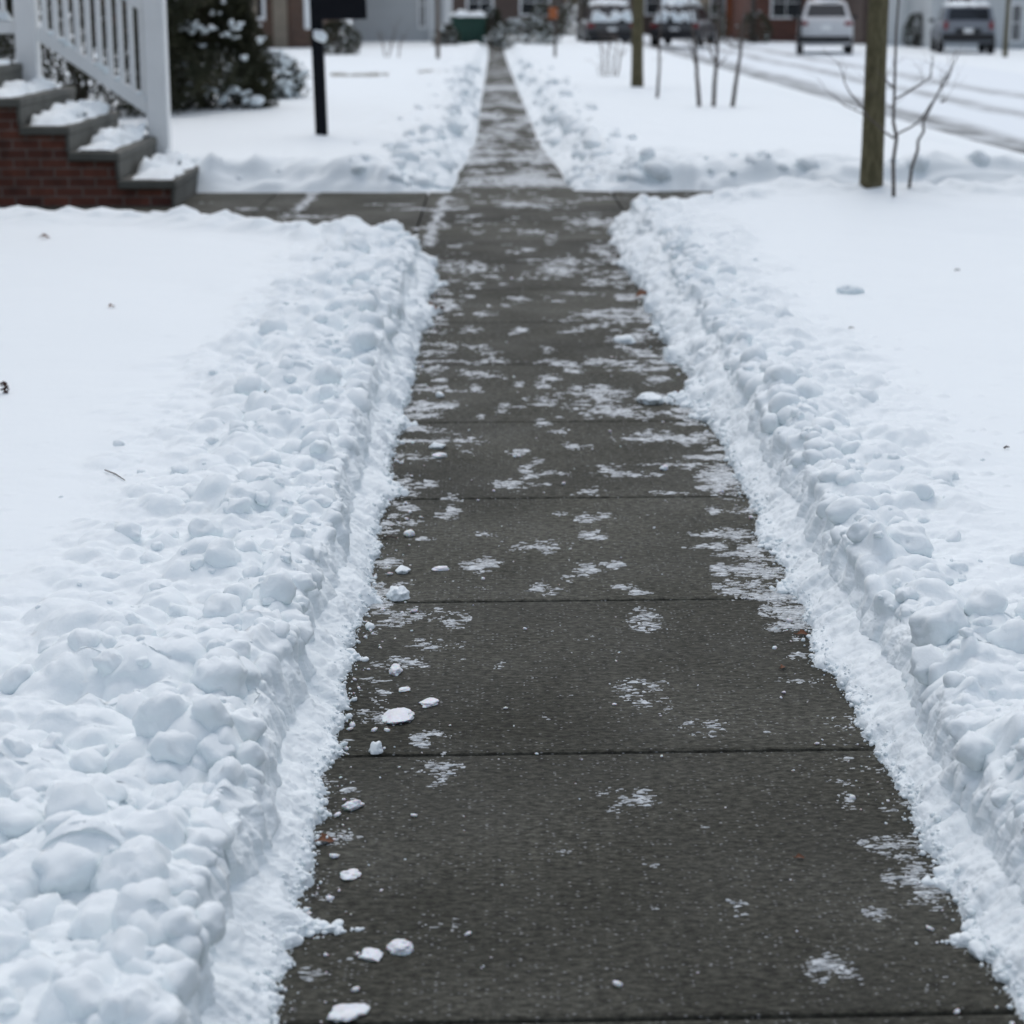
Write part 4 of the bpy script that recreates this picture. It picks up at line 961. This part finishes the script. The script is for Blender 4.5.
# ================================================================== CARS
def car(label, base, rz, paint, W=1.82, H=1.70, L=4.6, belt=1.02, clear=.26, boxy=False, wheel=.34, snow=.09, seed=0, hood_snow=False):
    root = empty('parked_car', base, rz); tag(root, label, 'car', 'cars parked along the snowy road')
    hw = W / 2; b0 = .16 if boxy else .12
    mb = MB()
    # lower body lofted along its length: (y, half width, z low, z belt)
    st_ = [(0, hw * .90, clear + .16, belt - .08), (.05, hw * .95, clear + .05, belt - .02), (.25, hw * .99, clear, belt), (1.2, hw, clear, belt), (2.9, hw, clear, belt - .01), (3.35, hw * .99, clear, belt - .05), (L - .35, hw * .95, clear + .02, belt - .16), (L - .08, hw * .86, clear + .08, belt - .30), (L, hw * .78, clear + .16, belt - .42)]
    rings = []
    for (y, a, z0, z1) in st_:
        r_ = [(-a * .86, z0), (-a, z0 + .16), (-a, z0 + .38), (-a * .985, z1 - .08), (-a * .90, z1), (a * .90, z1), (a * .985, z1 - .08), (a, z0 + .38), (a, z0 + .16), (a * .86, z0)]
        rings.append([(x, y, z) for x, z in r_])
    n = 10; V = [p for r_ in rings for p in r_]
    Fc = [(k * n + j, k * n + (j + 1) % n, (k + 1) * n + (j + 1) % n, (k + 1) * n + j) for k in range(len(rings) - 1) for j in range(n)]
    Fc += [tuple(reversed(range(n))), tuple(range((len(rings) - 1) * n, len(rings) * n))]
    mb.poly(V, Fc)
    # greenhouse
    y0b, y1b = (.06, 3.30) if boxy else (.10, 3.35); y0t, y1t = (.18, 2.45) if boxy else (.55, 2.45)
    wb, wt = hw * .90, hw * (.80 if boxy else .72); zb, zt = belt - .03, H
    B = [(-wb, y0b, zb), (wb, y0b, zb), (wb, y1b, zb), (-wb, y1b, zb)]; T = [(-wt, y0t, zt - .05), (wt, y0t, zt - .05), (wt, y1t, zt - .06), (-wt, y1t, zt - .06)]
    T2 = [(-wt + .1, y0t + .12, zt), (wt - .1, y0t + .12, zt), (wt - .1, y1t - .18, zt), (-wt + .1, y1t - .18, zt)]
    mb.poly(B + T + T2, [(0, 1, 5, 4), (1, 2, 6, 5), (2, 3, 7, 6), (3, 0, 4, 7), (4, 5, 9, 8), (5, 6, 10, 9), (6, 7, 11, 10), (7, 4, 8, 11), (8, 9, 10, 11)])
    mb.build('body', paint, root)
    def pane(q, u0, u1, v0, v1, name='window', m=M['glass'], th=.006):
        q = [Vector(p) for p in q]
        f = lambda u, v_: q[0].lerp(q[1], u).lerp(q[3].lerp(q[2], u), v_)
        nrm = (q[1] - q[0]).cross(q[3] - q[0]).normalized()
        c4 = [f(u0, v0), f(u1, v0), f(u1, v1), f(u0, v1)]
        pp = [p + nrm * th for p in c4] + [p - nrm * .02 for p in c4]
        MB().poly(pp, [(0, 1, 2, 3), (0, 4, 5, 1), (1, 5, 6, 2), (2, 6, 7, 3), (3, 7, 4, 0)]).build(name, m, root)
    pane([B[0], B[1], T[1], T[0]], .08, .92, .16, .92)
    pane([B[2], B[3], T[3], T[2]], .06, .94, .10, .94)
    for (a, b_, c, d) in (((B[1], B[2], T[2], T[1])), ((B[3], B[0], T[0], T[3]))):
        for u0, u1 in ((.06, .34), (.37, .64), (.67, .93)): pane([a, b_, c, d], u0, u1, .12, .92)
    for y in (.82, L - .88):
        for sx in (-1, 1):
            t_ = MB().tube([(sx * (hw - .20), y, wheel), (sx * (hw + .012), y, wheel)], wheel, 24).build('wheel', M['tyre'], root)
            MB().tube([(sx * (hw + .0), y, wheel), (sx * (hw + .018), y, wheel)], wheel * .62, 18).build('rim', M['rim'], t_)
    MB().box((0, -.02, clear + .20), (W * .94, .16, .20 if not boxy else .24), bev=.04).build('bumper', M['black_trim'], root)
    MB().box((0, L + .0, clear + .20), (W * .78, .14, .20), bev=.04).build('bumper', M['black_trim'], root)
    for sx in (-1, 1):
        MB().box((sx * hw * .80, .012, belt - (.16 if not boxy else .12)), (.26 if not boxy else .14, .09, .13 if not boxy else .26), bev=.02).build('tail_lamp', M['tail_red'], root)
        MB().box((sx * hw * .66, L - .02, belt - .48), (.30, .07, .12), bev=.02).build('headlight', M['rim'], root)
        MB().box((sx * (hw + .10), 2.75, belt + .02), (.18, .10, .13), bev=.03).build('mirror', M['black_trim'], root)
    if boxy: MB().box((0, .0, belt - .30), (W * .46, .04, .15), bev=.008).build('plate_recess', M['black_trim'], root)
    MB().box((0, -.022 if boxy else -.002, belt - .30), (.31, .012, .15), bev=.003).build('licence_plate', M['white_paint'], root)
    sn = Soup(); V, Fc = snow_heap(-wt + .03, wt - .03, y0t + .02, y1t - .05, zt - .025, snow + .03, seed + 60); sn.add(V, Fc)
    if hood_snow:
        V, Fc = snow_heap(-hw * .86, hw * .86, 3.30, L - .30, belt - .16, .26, seed + 61); sn.add(V, Fc)
        V, Fc = snow_heap(-wb * .9, wb * .9, -.02, .42, belt - .02, .34, seed + 62); sn.add(V, Fc)
    link('snow_cover', sn.mesh('snow_cover'), M['far_snow'], root)
    return root
c = at(825, 55, 68); car('silver white hatchback parked rear on across the road with light snow on its roof', (c.x, 68, c.z), R(-8), M['car_white'], seed=1, H=1.72, belt=1.18, snow=.05, clear=.30, wheel=.36)
c = at(967, 56, 70); car('tall grey boxy off-road car with a snow covered roof in front of the grey house', (c.x, 70, c.z), R(-8), M['car_grey'], W=1.9, H=1.68, L=4.7, belt=1.14, clear=.42, boxy=True, wheel=.42, snow=.12, seed=2)
c = at(612, 48, 70); car('dark car with deep roof snow half hidden by the slimmer trunk', (c.x, 70, c.z), R(2), M['car_dark'], H=1.45, belt=.9, seed=3, snow=.16, hood_snow=True)
c = at(674, 47, 72); car('dark car deep in snow just right of the slimmer trunk, behind the thin sapling', (c.x, 72, c.z), R(-14), M['car_dark'], H=1.42, belt=.88, seed=4, snow=.30, hood_snow=True)

# ================================================================== HOUSES
def house(label, x0, x1, y0, y1, zb, h, wall, openings=(), roof_h=2.2, axis='x', seed=0, trim='white_paint', side_open=(), extra=None, doors=(), base_m=None):
    root = empty('house', ((x0 + x1) / 2, (y0 + y1) / 2, zb)); L0 = Vector(root.location); tag(root, label, 'house', None)
    lc = lambda mb: (setattr(mb, 'v', [tuple(Vector(p) - L0) for p in mb.v]), mb)[1]
    lc(MB().box(((x0 + x1) / 2, (y0 + y1) / 2, zb + h / 2 - .3), (x1 - x0, y1 - y0, h + .6))).build('wall', M[wall], root)
    o = .35; zt = zb + h
    if axis == 'x':
        ym = (y0 + y1) / 2
        P = [(x0 - o, y0 - o, zt - .08), (x1 + o, y0 - o, zt - .08), (x1 + o, ym, zt + roof_h), (x0 - o, ym, zt + roof_h), (x0 - o, y1 + o, zt - .08), (x1 + o, y1 + o, zt - .08)]
    else:
        xm = (x0 + x1) / 2
        P = [(x0 - o, y1 + o, zt - .08), (x0 - o, y0 - o, zt - .08), (xm, y0 - o, zt + roof_h), (xm, y1 + o, zt + roof_h), (x1 + o, y1 + o, zt - .08), (x1 + o, y0 - o, zt - .08)]
    P2 = [(p[0], p[1], p[2] - .14) for p in P]
    rf = lc(MB().poly(P + P2, [(0, 1, 2, 3), (3, 2, 5, 4), (7, 6, 9, 8), (8, 9, 10, 11), (0, 6, 7, 1), (4, 5, 11, 10), (1, 7, 8, 2), (2, 8, 11, 5), (0, 3, 9, 6), (3, 4, 10, 9)])).build('roof', M['roof'], root)
    gb = MB()
    if axis == 'x':
        for xx in (x0 + .01, x1 - .01): gb.poly([(xx, y0, zt - .1), (xx, y1, zt - .1), (xx, (y0 + y1) / 2, zt + roof_h * .9 - .05)], [(0, 1, 2)])
    else:
        for yy in (y0 + .01, y1 - .01): gb.poly([(x0, yy, zt - .1), (x1, yy, zt - .1), ((x0 + x1) / 2, yy, zt + roof_h * .9 - .05)], [(0, 1, 2)])
    lc(gb).build('gable', M[wall], root)
    P3 = [(p[0], p[1], p[2] + .012) for p in P]; P4 = [(p[0], p[1], p[2] + .12) for p in P]
    lc(MB().poly(P4 + P3, [(0, 1, 2, 3), (3, 2, 5, 4), (0, 6, 7, 1), (4, 5, 11, 10), (1, 7, 8, 2), (2, 8, 11, 5), (0, 3, 9, 6), (3, 4, 10, 9)])).build('snow_cover', M['far_snow'], rf)
    def opening(cx_, cz_, w_, h_, face, kind='window', fm=trim, pm='glass'):
        mb = MB(); t_ = .09
        def bx(dx, dz, sx, sz, d, th):
            if face == 'front': mb.box((cx_ + dx, y0 - d, cz_ + dz), (sx, th, sz), bev=.006)
            else: mb.box((x1 + d, cx_ + dx, cz_ + dz), (th, sx, sz), bev=.006)
        bx(-w_ / 2 - t_ / 2, 0, t_, h_ + 2 * t_, .03, .08); bx(w_ / 2 + t_ / 2, 0, t_, h_ + 2 * t_, .03, .08)
        bx(0, h_ / 2 + t_ / 2, w_, t_, .032, .08); bx(0, -h_ / 2 - t_ / 2, w_, t_, .04, .10)
        if kind == 'window': bx(0, 0, w_, .04, .02, .05); bx(0, 0, .035, h_, .018, .04)
        if kind == 'garage':
            for k in range(1, 4): bx(0, -h_ / 2 + h_ * k / 4, w_, .03, .014, .03)
        fr = lc(mb).build(kind if kind != 'garage' else 'garage_door', M[fm], root)
        mb = MB(); bx(0, 0, w_, h_, .005, .012) ; lc(mb).build('pane' if kind == 'window' else 'leaf', M[pm], fr)
    for a in openings: opening(a[0], a[1], a[2], a[3], 'front', *(a[4:]))
    for a in side_open: opening(a[0], a[1], a[2], a[3], 'side', *(a[4:]))
    if extra:
        for nm, cc, sz, mm in extra: lc(MB().box(cc, sz, bev=.01)).build(nm, M[mm], root)
    return root
def fx(px, Y): return at(px, 40, Y).x
Y = 62.0
house('brown brick house with tan porch columns behind the evergreen shrub', fx(90, Y), fx(316, Y), Y, Y + 10, 0, 3.2, 'brown_brick', [(fx(245, Y), 1.75, 1.1, 1.3), (fx(160, Y), 1.75, 1.4, 1.3)], extra=[('column', (fx(281, Y), Y - .06, 1.5), (.42, .14, 3.3), 'tan_trim'), ('column', (fx(255, Y), Y - .05, 1.5), (.20, .12, 3.3), 'tan_trim'), ('corner_trim', (fx(309, Y), Y - .05, 1.9), (.24, .12, 2.3), 'white_paint')], axis='x')
Y = 72.0
house('grey blue clapboard house with a narrow dark window beyond the sign post', fx(352, Y), fx(448, Y), Y, Y + 9, 0, 3.3, 'grey_siding', [(fx(422.5, Y), 1.45, .16, 1.5, 'window'), (fx(385, Y), 2.4, .8, 1.1)], extra=[('corner_trim', (fx(446, Y), Y - .05, 1.6), (.14, .12, 3.4), 'white_paint'), ('downpipe', (fx(431, Y), Y - .06, 1.6), (.12, .10, 3.4), 'white_paint')], axis='y')
Y = 104.0
house('dark brown house closing the view beyond the end of the walk', fx(440, Y), fx(565, Y), Y, Y + 9, -.1, 3.4, 'dark_siding', [(fx(480, Y), 1.5, 1.2, 1.2), (fx(535, Y), 1.5, 1.4, 1.2)], axis='x')
Y = 108.0
house('low dark house behind the parked cars, right of the brown one', fx(585, Y), fx(700, Y), Y, Y + 9, -.1, 3.1, 'dark_siding', [(fx(615, Y), 1.6, 1.2, 1.0), (fx(660, Y), 1.5, 1.5, 1.2)], axis='y')
Y = 98.0
house('pale tan house with an orange red door between bare trees', fx(707, Y), fx(745, Y), Y, Y + 8, -.2, 3.2, 'tan_siding', [(fx(733, Y), .85, .8, 1.9, 'door', 'white_paint', 'orange'), (fx(717, Y), 1.5, .6, 1.2)], axis='y')
Y = 90.0
house('dark red brick house behind the silver white hatchback', fx(752, Y), fx(858, Y), Y, Y + 9, -.3, 3.3, 'brick', [(fx(785, Y), 1.5, 1.2, 1.2), (fx(830, Y), 1.6, 1.2, 1.2)], axis='x')
Y = 84.0
house('white garage with a ribbed door beside the thick trunk', fx(862, Y), fx(926, Y), Y, Y + 7, -.3, 2.9, 'dark_siding', [(fx(895, Y), .85, 1.65, 2.2, 'garage', 'white_paint', 'white_paint')], axis='y')
Y = 79.0
house('grey house with a dark narrow doorway behind the boxy off-road car', fx(931, Y), fx(1090, Y), Y, Y + 10, -.3, 3.4, 'grey_siding', [(fx(1015, Y), .75, .34, 1.3, 'window'), (fx(1060, Y), 1.6, 1.2, 1.2), (fx(958, Y), 1.9, .9, .9)], axis='x')
house('brick house that the porch steps lead up to', -17.5, XB - .01, 11.0, 25.0, 0, 4.2, 'brick', side_open=[(13.0, 2.4, 1.2, 1.5), (22.0, 2.4, 1.2, 1.5), (17.2, 2.15, .95, 2.05, 'door', 'white_paint', 'dark_siding')], axis='y')

# ------------------------------------------------------------------ brush and woods behind everything
s_ = MB(); g = np.random.default_rng(33)
for i in range(1500):
    x = g.uniform(-75, 95); y = g.uniform(116, 132); hh = g.uniform(2.5, 8); r = .03 + .10 * g.random() ** 3
    d = Vector((g.normal() * .12, g.normal() * .12, 1)); p = Vector((x, y, -.4))
    s_.tube([p, p + d * hh * .5, p + d * hh + Vector((g.normal() * .4, 0, 0))], [r, r * .8, r * .3], 4, False)
    for k in range(3):
        q0 = p + d * hh * g.uniform(.15, .8); e = Vector((g.normal(), g.normal() * .6, g.uniform(.5, 1.2))) * g.uniform(.4, 1.3)
        s_.tube([q0, q0 + e], [r * .5, r * .15], 3, False)
wd = s_.build('woods', M['twig']); tag(wd, 'belt of bare grey brown woods behind the houses', 'woods', kind='stuff')
